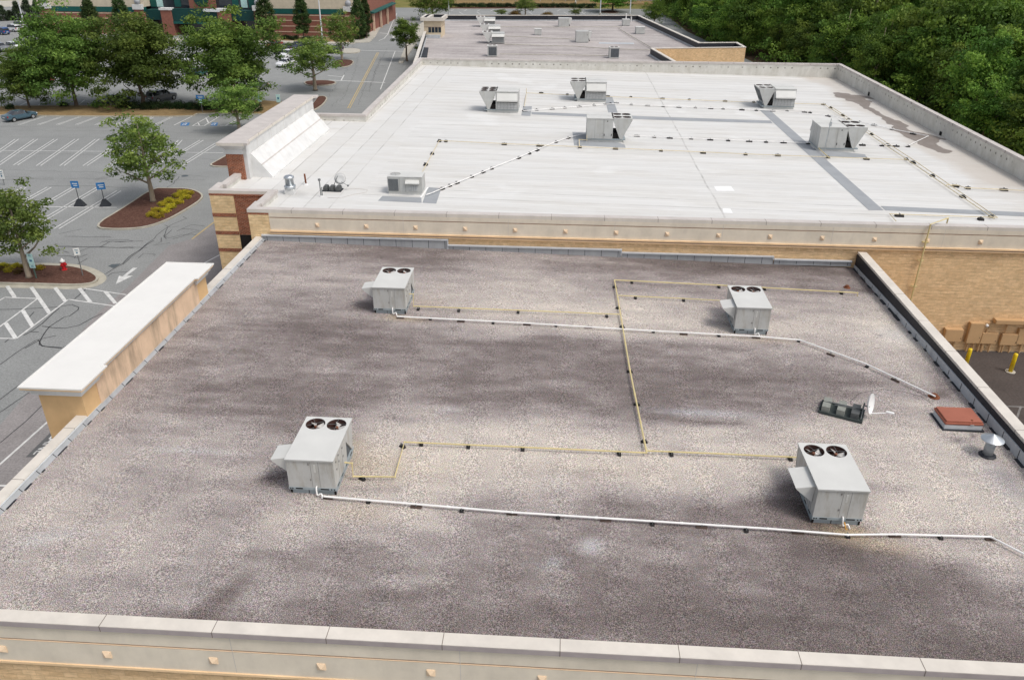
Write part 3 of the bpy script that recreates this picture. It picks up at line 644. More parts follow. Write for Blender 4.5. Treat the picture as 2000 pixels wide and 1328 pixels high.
def stain_mid(co):
    x, y = co[:, 0], co[:, 1]
    wx = x+(vnoise(x*.5, y*.5, 11)-.5)*1.2+(vnoise(x*1.4, y*1.4, 12)-.5)*.5; wy = y+(vnoise(x*.5, y*.5, 13)-.5)*1.6+(vnoise(x*1.4, y*1.4, 14)-.5)*.6
    t = np.clip((wx-28.2-.5*np.sin(wy*.35))/2.0, 0, 1)*np.where(wx > 28, 1, 1)*.75
    t = t*np.clip((wy-52)/6, 0.2, 1)
    t = t+.35*np.clip((wx-20)/12, 0, 1)*np.clip((70-wy)/20, 0, 1)
    wet = np.zeros_like(t)
    for (a, c, rx, ry, an, k) in ((1660, 189, 1.2, 1.8, .1, .9), (1683, 200, .9, 2.0, .25, 1), (1698, 212, .45, 1.4, .3, .9), (1725, 230, .5, 1.6, .35, .9), (1745, 240, .5, 1.0, .35, .8), (1780, 262, 1.5, 1.3, .2, 1), (1812, 275, .9, 1.2, .3, 1), (1832, 292, .4, 1.2, .35, .9), (1820, 268, 1.4, .7, -.2, .9), (1695, 190, 1.2, .6, 0, .8), (1700, 219, .4, .5, 0, .6)):
        wet = wet+k*blob(wx, wy, W(a, c), rx, ry, an)
    wet *= .35
    path = [((1650, 183), .7), ((1662, 190), 1.1), ((1680, 198), .95), ((1692, 208), .5), ((1706, 220), .35), ((1728, 232), .5), ((1748, 242), .35), ((1768, 254), .7), ((1788, 264), 1.0), ((1808, 272), .7), ((1826, 286), .5), ((1838, 296), .3)]
    path = [(W(*a), r) for a, r in path]
    for (a, ra), (c, rc) in list(zip(path[:-1], path[1:]))+[((W(1672, 186), .4), (W(1708, 193), .25)), ((W(1790, 260), .7), (W(1835, 272), .3))]:
        ex, ey = c.x-a.x, c.y-a.y; u = np.clip(((wx-a.x)*ex+(wy-a.y)*ey)/(ex*ex+ey*ey), 0, 1)
        wet = np.maximum(wet, np.exp(-(np.hypot(wx-a.x-u*ex, wy-a.y-u*ey)/(1.25*(ra+(rc-ra)*u)))**2))
    g = np.zeros_like(t)
    for (a, c, rx, ry, k) in ((568, 375, 1.0, .5, .7), (590, 383, 1.8, .5, .4), (800, 382, 1.6, .8, .35), (985, 226, 2.6, .7, .6), (925, 215, 1.4, .8, .45), (1110, 197, 1.6, .9, .6), (1145, 206, 2.2, .5, .5), (1470, 210, 1.6, .9, .6), (1530, 218, 3.6, .6, .5), (1195, 284, 2.8, .5, .55), (1660, 303, 3.0, .6, .45), (1280, 209, 3.5, .8, .35), (1370, 213, 4.0, .5, .3), (1150, 270, 1.5, 1.2, .3)):
        g = g+k*blob(wx, wy, W(a, c), rx, ry)
    e = np.exp(-np.clip(102.5-y, 0, 99)/1.2)*.5+np.exp(-np.abs(x-32.9)/.35)*.6
    return np.stack([np.clip(t+.2*e, 0, 1), np.clip(wet, 0, 1), np.clip(g+e*.7, 0, 1)], 1)
color_attr(roofM, stain_mid)
# front frieze
YF = 43.55
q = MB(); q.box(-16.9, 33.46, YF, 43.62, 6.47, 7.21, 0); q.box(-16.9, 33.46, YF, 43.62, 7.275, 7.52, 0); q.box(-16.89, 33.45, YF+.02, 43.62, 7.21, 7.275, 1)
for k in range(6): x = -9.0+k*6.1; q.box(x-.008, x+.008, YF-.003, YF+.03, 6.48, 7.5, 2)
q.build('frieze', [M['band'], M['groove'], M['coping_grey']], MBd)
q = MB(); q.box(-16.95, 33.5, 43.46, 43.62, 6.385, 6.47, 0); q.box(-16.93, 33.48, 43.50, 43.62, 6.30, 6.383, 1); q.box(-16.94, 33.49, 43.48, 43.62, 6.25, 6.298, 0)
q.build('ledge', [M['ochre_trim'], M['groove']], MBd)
for k in range(17): stud(MBd, -14.08+2.895*k, YF-.002, 6.85)
# corner piers on the left
def zz(px, py, Y): return atY(px, py, Y).z
q = MB(); q.box(-18.14, -16.9, 43.57, 43.62, 0, 7.40, 0); q.box(-18.16, -16.88, 43.555, 43.57, 7.40, 7.50, 1)
q.box(-21.83, -20.32, 46.96, 47.05, 0, 7.40, 0)
for py in (420, 454.5, 487.5):
    z = zz(430, py, 47); q.box(-21.84, -20.31, 46.945, 46.96, z-.11, z+.13, 1)
q.box(-21.85, -18.05, 46.95, 47.05, 7.40, 7.515, 1)
q.box(-20.31, -18.02, 47.0, 47.05, zz(485, 459, 47), 7.40, 1)
q.box(-20.31, -18.02, 47.0, 47.05, 0.0, zz(485, 459, 47), 2)
q.box(-21.87, -21.80, 47.05, 48.6, 0, 7.40, 0)
q.build('corner_pier', [M['cmu_pale'], M['brick'], M['dark']], MBd)
# tall facade pylon on the left edge
q = MB(); q.box(-22.05, -20.95, 50.85, 66.6, 0, 8.97, 0); q.box(-22.0, -20.95, 50.835, 50.85, 8.72, 8.96, 0); q.build('facade_pylon', M['brick'], MBd)
q = MB(); q.box(-22.02, -20.93, 50.86, 66.6, 8.98, 9.32, 0); q.yprism([(-22.05, 9.2), (-22.02, 9.2), (-22.02, 9.62), (-22.38, 9.62)], 50.9, 66.5, 0); q.box(-20.95, -20.70, 51.05, 66.4, 6.6, 9.6, 0)
q.add([(-22.02, 50.85, 9.3), (-20.93, 50.85, 9.3), (-20.5, 50.5, 9.62), (-22.38, 50.5, 9.62), (-22.02, 50.87, 9.62), (-20.9, 50.87, 9.62)], [(0, 1, 2, 3), (1, 5, 2), (0, 3, 4)])
q.box(-22.02, -20.72, 65.2, 66.62, 8.4, 9.62, 0); q.add([(-22.02, 66.62, 9.2), (-20.72, 66.62, 9.2), (-20.4, 67.0, 9.62), (-22.38, 67.0, 9.62)], [(1, 0, 3, 2)])
for k in range(5): y = 53.2+k*2.8; q.box(-20.70, -20.694, y-.012, y+.012, 7, 9.6, 1)
q.build('facade_frieze', [M['white_trim'], M['coping_grey']], MBd)
q = MB(); q.box(-22.42, -20.62, 50.45, 67.1, 9.62, 9.80, 1); q.prism([(-22.40, 50.47), (-20.35, 50.47), (-20.35, 51.0), (-20.64, 51.2), (-20.64, 66.4), (-20.35, 66.6), (-20.35, 67.08), (-22.40, 67.08)], 9.66, 9.815, 0)
coping_joints(q, -22.42, -20.62, 51, 66.6, 9.63, 9.812, 53.4, 2.8, 'y', 2)
q.build('facade_cap', [M['coping_grey'], M['coping'], M['joint']], MBd)
q = MB(); q.yprism([(-20.70, 6.8), (-20.70, 8.85), (-20.62, 8.85), (-19.35, 7.30), (-19.35, 6.8)], 51.6, 66.0, 0)
for k in range(0): y = 54+k*4.4; q.yprism([(-20.625, 8.862), (-20.60, 8.862), (-19.345, 7.312), (-19.35, 7.30)], y, y+.02, 1)
q.yprism([(-20.03, 8.143), (-19.98, 8.10), (-19.98, 8.082), (-20.03, 8.128)], 51.59, 66.01, 1)
q.build('sloped_flashing', [M['white_slope'], M['coping_grey']], MBd)
# walkway strips and patches lying on the membrane
def pad(pts, m='pad', dz=.008):
    q = MB(); q.poly([tuple(W(*p, dz)) for p in pts]); return q.build('walkway_pad' if m == 'pad' else 'roof_patch', M[m], MBd)
pad([(1483, 215), (1503, 215), (1726, 411), (1697, 411)])
pad([(1720, 402.5), (2040, 416.5), (2040, 424.5), (1729, 411)], dz=.012)
pad([(1038, 219), (1280, 228.5), (1505, 236), (1509, 241.5), (1280, 234.5), (1038, 224)])
pad([(1181, 190), (1196, 190), (1208, 225), (1189, 225)], dz=.012)
pad([(1022, 208), (1039, 208), (1036, 227), (1018, 226)], dz=.012)
pad([(1118, 258), (1146, 259), (1220, 283), (1222, 289), (1121, 284)])
pad([(1588, 290), (1690, 302), (1692, 308), (1600, 306)], dz=.012)
pad([(747, 383), (823, 386), (823.5, 396.5), (738, 392.5)]); pad([(836, 366), (862, 368), (852, 398), (825, 396.5)])
pad([(1394, 364), (1428, 364), (1435, 373.5), (1400, 373.5)], 'pad_new'); pad([(1411, 407), (1427, 408), (1431.5, 417), (1413, 416)], 'pad_new')
q = MB()
for a, c in (((822, 386), (836, 366)),): q.strip([W(*a, .016), W(*c, .016)], .12)
q.build('roof_patch', M['pad_new'], MBd)

# ================================================================ far building with dark parapets
FB = thing('dark_parapet_building', 'far flat building with weathered grey roof and black lined parapets, beyond the white roof', 'building')
FO = [tuple(at(*p, 6.0)[:2]) for p in ((1318, 119), (1276, 95), (1457, 92.5), (1440, 83), (1367, 83.5), (1248, 30.5), (838, 30))]
d0 = Vector(FO[1])-Vector(FO[0]); FO[0] = tuple(Vector(FO[0])-d0*((FO[0][1]-104.2)/d0.y))
l0, l1 = at(824, 74, 6.0), at(811, 113, 6.0); FO[6] = tuple((l0+(l0-l1)*((FO[6][1]-l0.y)/(l0.y-l1.y)))[:2]); FO.append(tuple((l1+(l1-l0)*((104.2-l1.y)/(l1.y-l0.y)))[:2]))
q = MB(); FI = offset(FO, .35); ring(q, FO, FI, 0, 5.92, 0, 1, 1); q.build('wall', [M['cmu'], M['black_mem']], FB)
q = MB(); ring(q, offset(FO, -.05), offset(FO, .40), 5.92, 6.02, 0, 0, 0); q.build('coping', M['coping'], FB)
def zf(x, y): return 4.95
b = NB('weathered_roof'); n = b.noise(0.35, detail=8, rough=0.75, stretch=(0.25, 1.6, 1)); n2 = b.noise(0.12, detail=4); n3 = b.noise(2.5, detail=6, rough=.8)
c = b.ramp(n, [(0.28, (0.22, 0.20, 0.195)), (0.5, (0.37, 0.34, 0.33)), (0.72, (0.55, 0.52, 0.50))])
c = b.mix(b.ramp(n2, [(0.45, 0), (0.7, .6)]), c, (0.47, 0.435, 0.42)); c = b.mix(1.0, c, b.ramp(n3, [(.3, .8), (.7, 1.2)]), 'MULTIPLY')
ln = b.math('LESS_THAN', b.math('FRACT', b.math('DIVIDE', b.xyz()[1], 1.1)), 0.08); c = b.mix(b.math('MULTIPLY', ln, 0.25), c, (0.2, 0.18, 0.18))
wroof = b.done(c, 0.9, spec=.1)
q = MB(); q.poly([(*p, 4.95) for p in FI]); q.build('weathered_roof', wroof, FB)
q = MB(); ring(q, offset(FO, .352), offset(FO, .47), 4.9, 5.16, 0, 0, 0); q.build('flashing', M['flash'], FB)
def F(px, py, dz=0.0): return at(px, py, 4.95+dz)
pw = F(1240, 86); q = MB(); q.poly([tuple(F(*p, .02)) for p in ((1170, 83), (1238, 84), (1239, 87), (1170, 86))]); q.build('roof_patch', M['flash'], FB)
# stair tower at its near left corner
tb = F(829, 74); tr_ = F(861, 75); tw = tr_.x-tb.x; ty = tb.y
ztop = atY(829, 38, ty).z
q = MB(); q.box(tb.x, tb.x+tw, ty, ty+5, 4.5, ztop-.25, 0); q.box(tb.x-.02, tb.x+tw+.02, ty-.03, ty+5.02, ztop-1.3, ztop-1.22, 1)
q.build('tower', [M['tower_cream'], M['groove']], FB)
q = MB()
o2 = [(tb.x-.5, ty-.5), (tb.x+tw+.5, ty-.5), (tb.x+tw+.5, ty+5.5), (tb.x-.5, ty+5.5)]
ring(q, o2, offset(o2, .45), ztop-.25, ztop+.3, 0, 1, 0); q.box(o2[0][0]+.44, o2[1][0]-.44, ty-.06, ty+5.06, ztop-.24, ztop-.1, 1); q.box(o2[0][0]+1.0, o2[0][0]+1.5, ty-.05, ty+5.0, ztop-.1, ztop+.29, 0)
q.build('tower_cap', [M['coping'], M['black_mem']], FB)
for k in range(4):
    x = tb.x+.75+k*.58; z0 = ztop-1.15
    q = MB(); q.box(x, x+.48, ty-.04, ty+.01, z0-1.0, z0-.15); q.build('window', M['win'], FB)
q = MB(); q.box(tb.x+.4, tb.x+tw-.1, ty-.9, ty-.05, 4.9, 5.45); q.build('tower_base', M['flash'], FB)
P = [tuple(at(*c, 5.1)[:2]) for c in ((818, 92.5), (837, 93.5), (834, 112), (810, 111.5))]
q = MB(); q.prism(P, 0, 5.0, 1); q.prism(P, 5.001, 5.1, 0); q.build('low_roof', [M['black_mem'], M['tower_cream']], FB)

# ================================================================ rooftop units on the gravel
def holed_top(name, x0, x1, y0, y1, z, holes, mt, parent, nseg=28):
    bm = bmesh.new(); ed = []
    vs = [bm.verts.new((x, y, z)) for x, y in ((x0, y0), (x1, y0), (x1, y1), (x0, y1))]
    ed += [bm.edges.new((vs[i], vs[(i+1) % 4])) for i in range(4)]
    for hx, hy, hr in holes:
        hv = [bm.verts.new((hx+hr*math.cos(2*math.pi*k/nseg), hy+hr*math.sin(2*math.pi*k/nseg), z)) for k in range(nseg)]
        ed += [bm.edges.new((hv[k], hv[(k+1) % nseg])) for k in range(nseg)]
    bmesh.ops.triangle_fill(bm, edges=ed, use_beauty=True, use_dissolve=False)
    bmesh.ops.recalc_face_normals(bm, faces=bm.faces)
    me = bpy.data.meshes.new(name); bm.to_mesh(me); bm.free(); me.materials.append(mt)
    if me.polygons and me.polygons[0].normal.z < 0: me.flip_normals()
    o = bpy.data.objects.new(name, me); COL.objects.link(o); o.parent = parent
    return o
def fan(parent, x, y, z, r, ang, depth=.32, blades=4, bm_='blade'):
    q = MB(); n = 28
    k = len(q.v); q.v += [(x+r*math.cos(2*math.pi*j/n), y+r*math.sin(2*math.pi*j/n), z+.004) for j in range(n)]+[(x+r*.97*math.cos(2*math.pi*j/n), y+r*.97*math.sin(2*math.pi*j/n), z-depth) for j in range(n)]
    for j in range(n): q.f.append((k+(j+1) % n, k+j, k+n+j, k+n+(j+1) % n)); q.mi.append(0)
    q.f.append(tuple(k+n+j for j in range(n))); q.mi.append(0)
    f = q.build('fan', M['fanwell'], parent)
    q = MB()
    for i in range(blades):
        a = ang+i*2*math.pi/blades; w_ = .62
        p = []
        for rr_, da, dz in ((.16, -.30, -.05), (.92, -w_/2, -.075), (.95, w_/2, .03), (.16, .30, .01)):
            p.append((x+r*rr_*math.cos(a+da), y+r*rr_*math.sin(a+da), z-.12+dz))
        q.add(p, [(0, 1, 2, 3)])
    q.build('blade', M[bm_], f)
    q = MB(); q.lathe([(.05, -.22), (.06, -.10), (.045, -.085)], (x, y, z), 10); q.build('hub', M['hub'], f)
    q = MB()
    for t in (0, math.pi/2): q.tube([(x-r*math.cos(t+ang), y-r*math.sin(t+ang), z+.012), (x+r*math.cos(t+ang), y+r*math.sin(t+ang), z+.012)], .006, 5)
    q.build('guard', M['steel_post'], f)
    return f
def unit_small(label, px, py, hood_y=(0.25, 1.05), rz=0.0):
    p = L(px, py); base = p.z-.02
    t = thing('rooftop_unit', label, 'rooftop unit', (p.x, p.y, base), rz, 'packaged rooftop units on the gravel roof')
    Wd, Ln, H = 1.56, 2.50, 1.40
    z0 = .30
    q = MB(); q.box(.03, Wd-.03, .06, Ln-.14, -.12, .20, 0); q.box(.62, .64, .05, .07, -.1, .2, 1)
    for x in (.02, Wd-.08): q.box(x, x+.06, .045, .10, -.12, .2, 1)
    q.build('curb', [M['curb'], M['dark']], t)
    q = MB(); q.box(-.01, Wd+.01, -.01, Ln-.1, .20, z0, 0)
    for a, c in ((.03, .07), (.10, .14), (.22, .46), (1.05, 1.33), (1.40, 1.44), (1.49, 1.53)): q.box(a, c, -.014, .0, .225, .275, 1)
    for a in (.2, .7, 1.3, 1.9):
        q.box(-.014, 0, a, a+.22, .225, .275, 1); q.box(Wd, Wd+.014, a, a+.22, .225, .275, 1)
    q.build('base_rail', [M['curb'], M['dark']], t)
    prof = [(0, z0), (1.52, z0), (1.60, 1.05), (2.18, z0+.06), (2.24, z0), (2.32, z0), (Ln, H), (0, H)]
    q = MB(); n = len(prof)
    vs = [(0, a, c) for a, c in prof]+[(Wd, a, c) for a, c in prof]
    fs = [(i, n+i, n+(i+1) % n, (i+1) % n) for i in range(n) if i != 6]+[tuple(range(n-1, -1, -1)), tuple(range(n, 2*n))]
    q.add([v for v in vs], [f[::-1] for f in fs], 0)
    # panel seams, screws and latches on the end and sides
    for x in (.80, 1.06): q.box(x-.006, x+.006, -.003, .0, z0+.02, H-.02, 1)
    q.box(.02, Wd-.02, -.003, .001, H-.035, H-.03, 1)
    for x, z in ((.74, 1.24), (.76, .62)): q.box(x-.018, x+.018, -.018, .0, z-.035, z+.035, 1)
    for y in (.55, 1.02):
        q.box(Wd-.001, Wd+.003, y-.006, y+.006, z0+.02, H-.03, 1); q.box(-.003, .001, y-.006, y+.006, z0+.02, H-.03, 1)
    for y, z in ((.30, 1.15), (.32, .85), (.62, 1.20), (.62, .95), (1.1, 1.15), (1.12, .8)): q.box(Wd, Wd+.015, y-.03, y+.03, z-.03, z+.03, 1)
    q.build('cabinet', [M['unit_side'], M['seam']], t)
    q = MB(); q.box(.90, .955, -.006, -.0005, .92, 1.22, 0)
    for k in range(7): q.box(.908, .948, -.008, -.0061, .935+k*.04, .955+k*.04, 1)
    q.build('sticker', [M['sign_white'], M['unit_side']], t)
    q = MB(); q.box(.05, Wd-.05, 1.56, 2.12, z0, 1.02, 0); q.build('coil', M['coil'], t)
    r = .335; holes = [(.41, 2.08, r), (1.15, 2.08, r)]
    q = holed_top('lid', -.025, Wd+.025, -.03, Ln+.02, H+.012, holes, M['unit_lit'], t)
    q = MB(); ring(q, [(-.027, -.032), (Wd+.027, -.032), (Wd+.027, Ln+.022), (-.027, Ln+.022)], [(-.002, -.002), (Wd+.002, -.002), (Wd+.002, Ln), (-.002, Ln)], H-.045, H+.010, 0); q.build('lid_edge', M['unit'], t)
    for i, (x, y, rr_) in enumerate(holes): fan(t, x, y, H+.012, r, .5+1.1*i)
    # fresh air hood on the left side
    a, c = hood_y; hz = H-.12
    q = MB(); q.yprism([(-.0, hz), (-.60, hz-.10), (-.56, hz-.16), (-.02, hz-.62)], a, c, 0)
    q.build('hood', M['unit_lit'], t)
    q = MB(); q.box(-.05, -.004, a+.05, c-.05, .36, hz-.60, 0)
    for k in range(7): q.box(-.065, -.05, a+.08+k*(c-a-.16)/6-.012, a+.08+k*(c-a-.16)/6+.012, .38, hz-.62, 1)
    q.build('filter_grille', [M['filter'], M['grille']], t)
    # condensate trap
    q = MB(); q.tube([(.93, -.0, .36), (.93, -.06, .35), (.93, -.09, .28), (.94, -.11, .10), (.99, -.12, .08), (1.04, -.12, .14), (1.10, -.13, .16), (1.13, -.16, .10), (1.14, -.24, .06)], .026, 8); q.build('condensate_trap', M['pvc'], t, smooth=True)
    return t
unit_small('near left rooftop unit on gravel, yellow gas pipe meeting its right side', 567, 963)
unit_small('near right rooftop unit on gravel, beside the round metal vent cap, hood on its left', 1584, 1022, hood_y=(.28, 1.35))
unit_small('far left rooftop unit on gravel, small hood on left, close to the stepped flashing wall', 731, 612, hood_y=(.30, 1.05))
unit_small('far right rooftop unit on gravel, nearest the black lined parapet wall', 1433, 652, hood_y=(.3, 1.2))
for a in ((563, 968),): pass

# ---------------------------------------------------------------- pipes and their blocks
def pipe(name, label, cat, pts, surf, h, r, mk, joints=True, ends=None, group=None):
    P = [surf(x, y, h) for x, y in pts]
    for e in (ends or []): P.append(P[-1]+Vector(e))
    q = MB(); q.tube(interp(P, 3.0) if False else P, r, 8, 0)
    if joints:
        L_ = 0
        for a, c in zip(P[:-1], P[1:]):
            n = int((c-a).length/3.0)
            for k in range(1, n+1):
                p = a.lerp(c, k/(n+1)); d = (c-a).normalized()*.05; q.tube([p-d, p+d], r*1.28, 8, 0)
        for p in P[1:-1]: q.lathe([(0.001, -r*1.4), (r*1.4, -r*.5), (r*1.4, r*.5), (0.001, r*1.4)], p, 8)
    o = q.build(name, M[mk], None)
    return tag(o, label, cat, group)
def blocks(spec, surf, where, group, kind='rubber', size=(.13, .28, .09), along=None):
    n = len(spec)
    for k, (x, y) in enumerate(spec):
        p = surf(x, y, 0.0)
        long_ = (k % 2 == 0) if along == 'alt' else False; sz = 1.0 if surf is L else (1.15 if k % 2 == 0 else .72)
        j = min(k+1, n-1); i = max(k-1, 0)
        d = surf(*spec[j])-surf(*spec[i]); ang = math.atan2(d.y, d.x)
        if spec[i] == spec[j]: ang = 0
        a, c, h = size; a *= sz
        if long_: a, c = .36, .13
        q = MB(); q.xprism([(-c/2, 0), (c/2, 0), (c/2*.8, h*.55), (c/2*.55, h), (-c/2*.55, h), (-c/2*.8, h*.55)], -a/2, a/2, 0)
        q.box(-.012, .012, -c*.3, c*.3, h, h+.075, 1)
        o = q.build('pipe_support_block', [M['wood_block' if (kind == 'alt' and k % 2 == 0) else 'rubber'], M['steel_post']], None, loc=(p.x, p.y, p.z-.012))
        o.rotation_euler = (0, 0, ang)
        tag(o, ORD[k]+' '+where, 'pipe support', group)
YG = 'yellow gas pipes on the gravel roof'
pipe('gas_pipe', 'long yellow gas pipe running away from the viewer down the middle of the gravel roof', 'gas pipe', [(1200, 547), (1207, 585), (1230, 722), (1263, 884)], L, .17, .036, 'yellow_pipe', group=YG)
pipe('gas_pipe', 'yellow gas pipe along the far edge of the gravel roof, passing behind far right unit', 'gas pipe', [(1201, 547), (1404, 557), (1675, 572)], L, .17, .032, 'yellow_pipe', ends=[(.02, -.02, -.17)], group=YG)
pipe('gas_pipe', 'short yellow gas branch ending at left side of the far right gravel roof unit', 'gas pipe', [(1207, 577), (1335, 583), (1424, 588)], L, .17, .025, 'yellow_pipe', group=YG)
pipe('gas_pipe', 'pale yellow gas branch from the far left unit to the middle gas pipe', 'gas pipe', [(1212, 614), (1012, 606), (808, 598)], L, .16, .028, 'yellow_pipe', ends=[(0, 0, .65), (-.18, 0, 0)], group=YG)
pipe('gas_pipe', 'yellow gas branch with two elbows leading to the near left unit', 'gas pipe', [(1263, 884), (1021, 873), (790, 863), (771, 931), (690, 930)], L, .16, .030, 'yellow_pipe', ends=[(0, 0, .55), (-.25, .02, 0)], group=YG)
pipe('gas_pipe', 'yellow gas branch crossing pale gravel to the near right unit', 'gas pipe', [(1263, 880), (1410, 886), (1558, 893)], L, .16, .030, 'yellow_pipe', group=YG)
blocks([(1201, 562), (1207, 603), (1215, 640), (1230, 727), (1244, 791), (1258, 864)], L, 'black block from the far end under the middle yellow gas pipe', 'blocks under the middle gas pipe')
blocks([(1234, 553), (1404, 562), (1493, 566), (1643, 574)], L, 'black block from the left under the farthest yellow gas pipe', 'blocks under the farthest gas pipe')
blocks([(1241, 583), (1335, 588)], L, 'black block from the left under the short gas branch of far right unit', 'blocks under the short gas branch')
blocks([(817, 605), (896, 608), (1012, 611), (1185, 619)], L, 'black block from the left under the gas branch of far left unit', 'blocks under the far left gas branch')
blocks([(707, 936), (786, 873), (823, 868), (915, 873), (1021, 878), (1209, 887)], L, 'black block from the left under the gas branch of near left unit', 'blocks under the near left gas branch')
blocks([(1311, 888), (1543, 897)], L, 'black block from the left under the gas branch of near right unit', 'blocks under the near right gas branch')
WD = 'white condensate pipes on the gravel roof'
pipe('drain_pipe', 'white condensate pipe across the far gravel roof, bending down towards the red hatch', 'drain pipe', [(775, 618), (1010, 630), (1273, 646), (1480, 657), (1562, 664), (1690, 710), (1827, 774)], L, .14, .034, 'pvc', group=WD)
pipe('drain_pipe', 'white condensate pipe across the near gravel roof in front of two units', 'drain pipe', [(632, 969), (1000, 1000), (1500, 1032), (1655, 1044), (1750, 1043), (1935, 1048), (2040, 1102)], L, .13, .034, 'pvc', group=WD)
blocks([(782, 621), (841, 624), (900, 629), (963, 632), (1029, 635), (1086, 637), (1149, 640), (1276, 649), (1335, 654), (1404, 657), (1476, 660), (1560, 667), (1622, 694), (1693, 717), (1748, 744)], L, 'block from the left under the far white condensate pipe', 'blocks under the far white pipe', 'alt', (.13, .20, .08), 'alt')
blocks([(640, 973), (720, 981), (813, 991), (902, 998), (1000, 1004), (1090, 1011), (1183, 1017), (1274, 1024), (1370, 1030), (1457, 1037), (1558, 1041), (1655, 1048), (1747, 1048), (1836, 1051), (1935, 1054)], L, 'block from the left under the near white condensate pipe', 'blocks under the near white pipe', 'alt', (.13, .20, .08), 'alt')
q = MB(); p = L(1650, 1040); q.tube([p+Vector((0, .2, .25)), p+Vector((0, .1, .22)), p+Vector((0.02, .05, .1)), p+Vector((.06, .02, .12))], .025, 8)
tag(q.build('drain_elbow', M['pvc_old'], None, smooth=True), 'orange stained elbow above the near white pipe, below the near right unit', 'pipe fitting')
# ---------------------------------------------------------------- satellite dish on its ballast tray
p = L(1643, 806); t = thing('satellite_dish', 'white satellite dish on a dark tray with three grey ballast blocks', 'satellite dish', p, rad(-24))
q = MB(); q.box(-.80, .80, -.46, .46, 0, .05, 0)
for a in ((-.80, .80, -.48, -.44), (-.80, .80, .44, .48)): q.box(a[0], a[1], a[2], a[3], .0, .12, 0)
q.box(-.82, -.78, -.47, .47, 0, .12, 0); q.box(.78, .82, -.47, .47, 0, .12, 0); q.build('tray', M['green_tray'], t)
for i, x in enumerate((-.58, -.02, .50)):
    for s in (-1, 1):
        q = MB(); q.box(x-.15, x+.15, s*.21-.19, s*.21+.19, .05, .33+(.0 if s < 0 else .002)); q.build('ballast_block', M['block' if i < 2 else 'block_dark'], t, bevel=.012)
q = MB(); q.tube([(-.55, -.02, .36), (.3, .05, .35), (.74, .10, .36)], .018, 6); q.tube([(-.3, -.1, .35), (.5, -.02, .35)], .014, 6); q.tube([(.72, .1, .05), (.74, .1, .62)], .03, 8); q.tube([(.74, -.28, .08), (.74, .1, .5)], .02, 6); q.tube([(.74, .1, .5), (.95, .1, .5)], .025, 6); q.build('mast', M['steel_post'], t)
d_ = MB(); prof = [(0.001, -.13), (.15, -.12), (.28, -.085), (.37, -.03), (.385, .0), (.37, .0), (.28, -.045), (.15, -.075), (0.001, -.085)]; d_.lathe(prof, (0, 0, 0), 28)
do = d_.build('dish', M['dish'], t); do.location = (.98, .08, .66); do.rotation_euler = (0, rad(80), rad(-14))
do.scale = (1.12, .86, 1)
q = MB(); q.tube([(.98, .04, .24), (1.62, .22, .36)], .022, 6); q.build('feed_arm', M['dish'], t)
q = MB(); q.box(1.55, 1.84, .18, .28, .34, .42); q.build('receiver', M['dish'], t, bevel=.02)
q = MB(); cp = [L(*c) for c in ((1672, 800), (1660, 785), (1678, 768), (1720, 760), (1765, 765), (1800, 775), (1822, 790))]; q.tube(cp, .008, 5); tag(q.build('cable', M['rubber'], None), 'thin black cable lying between the satellite dish and the roof drain', 'cable')
# ---------------------------------------------------------------- red roof hatch
p = L(1868, 826); t = thing('roof_hatch', 'red square roof hatch on a grey curb by the black parapet', 'roof hatch', p)
q = MB(); q.box(-.70, .70, -.52, .52, 0, .22, 0); ring(q, [(-.78, -.60), (.78, -.60), (.78, .60), (-.78, .60)], [(-.69, -.51), (.69, -.51), (.69, .51), (-.69, .51)], -.02, .045, 1, 1, 1); q.build('curb', [M['flash_lt'], M['black_mem']], t)
q = MB(); q.box(-.70, .72, -.53, .57, .24, .33, 0); q.box(-.66, .68, -.49, .53, .33, .40, 0); q.build('lid', M['hatch_red'], t, bevel=.02)
q = MB(); q.box(.28, .34, -.44, -.39, .40, .43); q.build('latch', M['rust'], t)
q = MB(); q.box(.22, .36, -.56, -.532, .26, .29); q.build('hasp', M['galv'], t)
# ---------------------------------------------------------------- vent pipe with conical cap
p = L(1928, 889); t = thing('vent_pipe', 'round metal vent with wide conical cap by the black parapet', 'vent', p)
q = MB(); q.lathe([(.30, 0), (.30, .03), (.24, .07), (.20, .075)], (0, 0, 0), 10); q.build('flange', M['black_mem'], t)
q = MB(); q.lathe([(.175, .03), (.175, .70)], (0, 0, 0), 20); q.build('stack', M['galv_dull'], t, smooth=True)
q = MB(); q.lathe([(.39, .70), (.395, .72), (.38, .735), (.002, .93)], (0, 0, 0), 28); q.build('cap', M['galv'], t, smooth=False)
q = MB()
for k in range(3): a = k*2.1; q.box(.17*math.cos(a)-.01, .17*math.cos(a)+.01, .17*math.sin(a)-.01, .17*math.sin(a)+.01, .6, .80)
q.build('strap', M['galv_dull'], t)
# ---------------------------------------------------------------- drains
def drain(px, py, label, s=1.0):
    p = L(px, py); t = thing('roof_drain', label, 'roof drain', p)
    q = MB(); q.lathe([(.24*s, 0), (.22*s, .03), (.12*s, .05)], (0, 0, 0), 14); q.build('flange', M['rust'], t)
    q = MB(); q.lathe([(.15*s, .04), (.15*s, .10), (.09*s, .15), (.001, .16)], (0, 0, 0), 12); q.build('strainer', M['rust'], t)
drain(1824, 775, 'rusty roof drain where the far white pipe ends, near the red hatch'); drain(1654, 562, 'small rusty roof drain just beyond the farthest yellow gas pipe', .8)

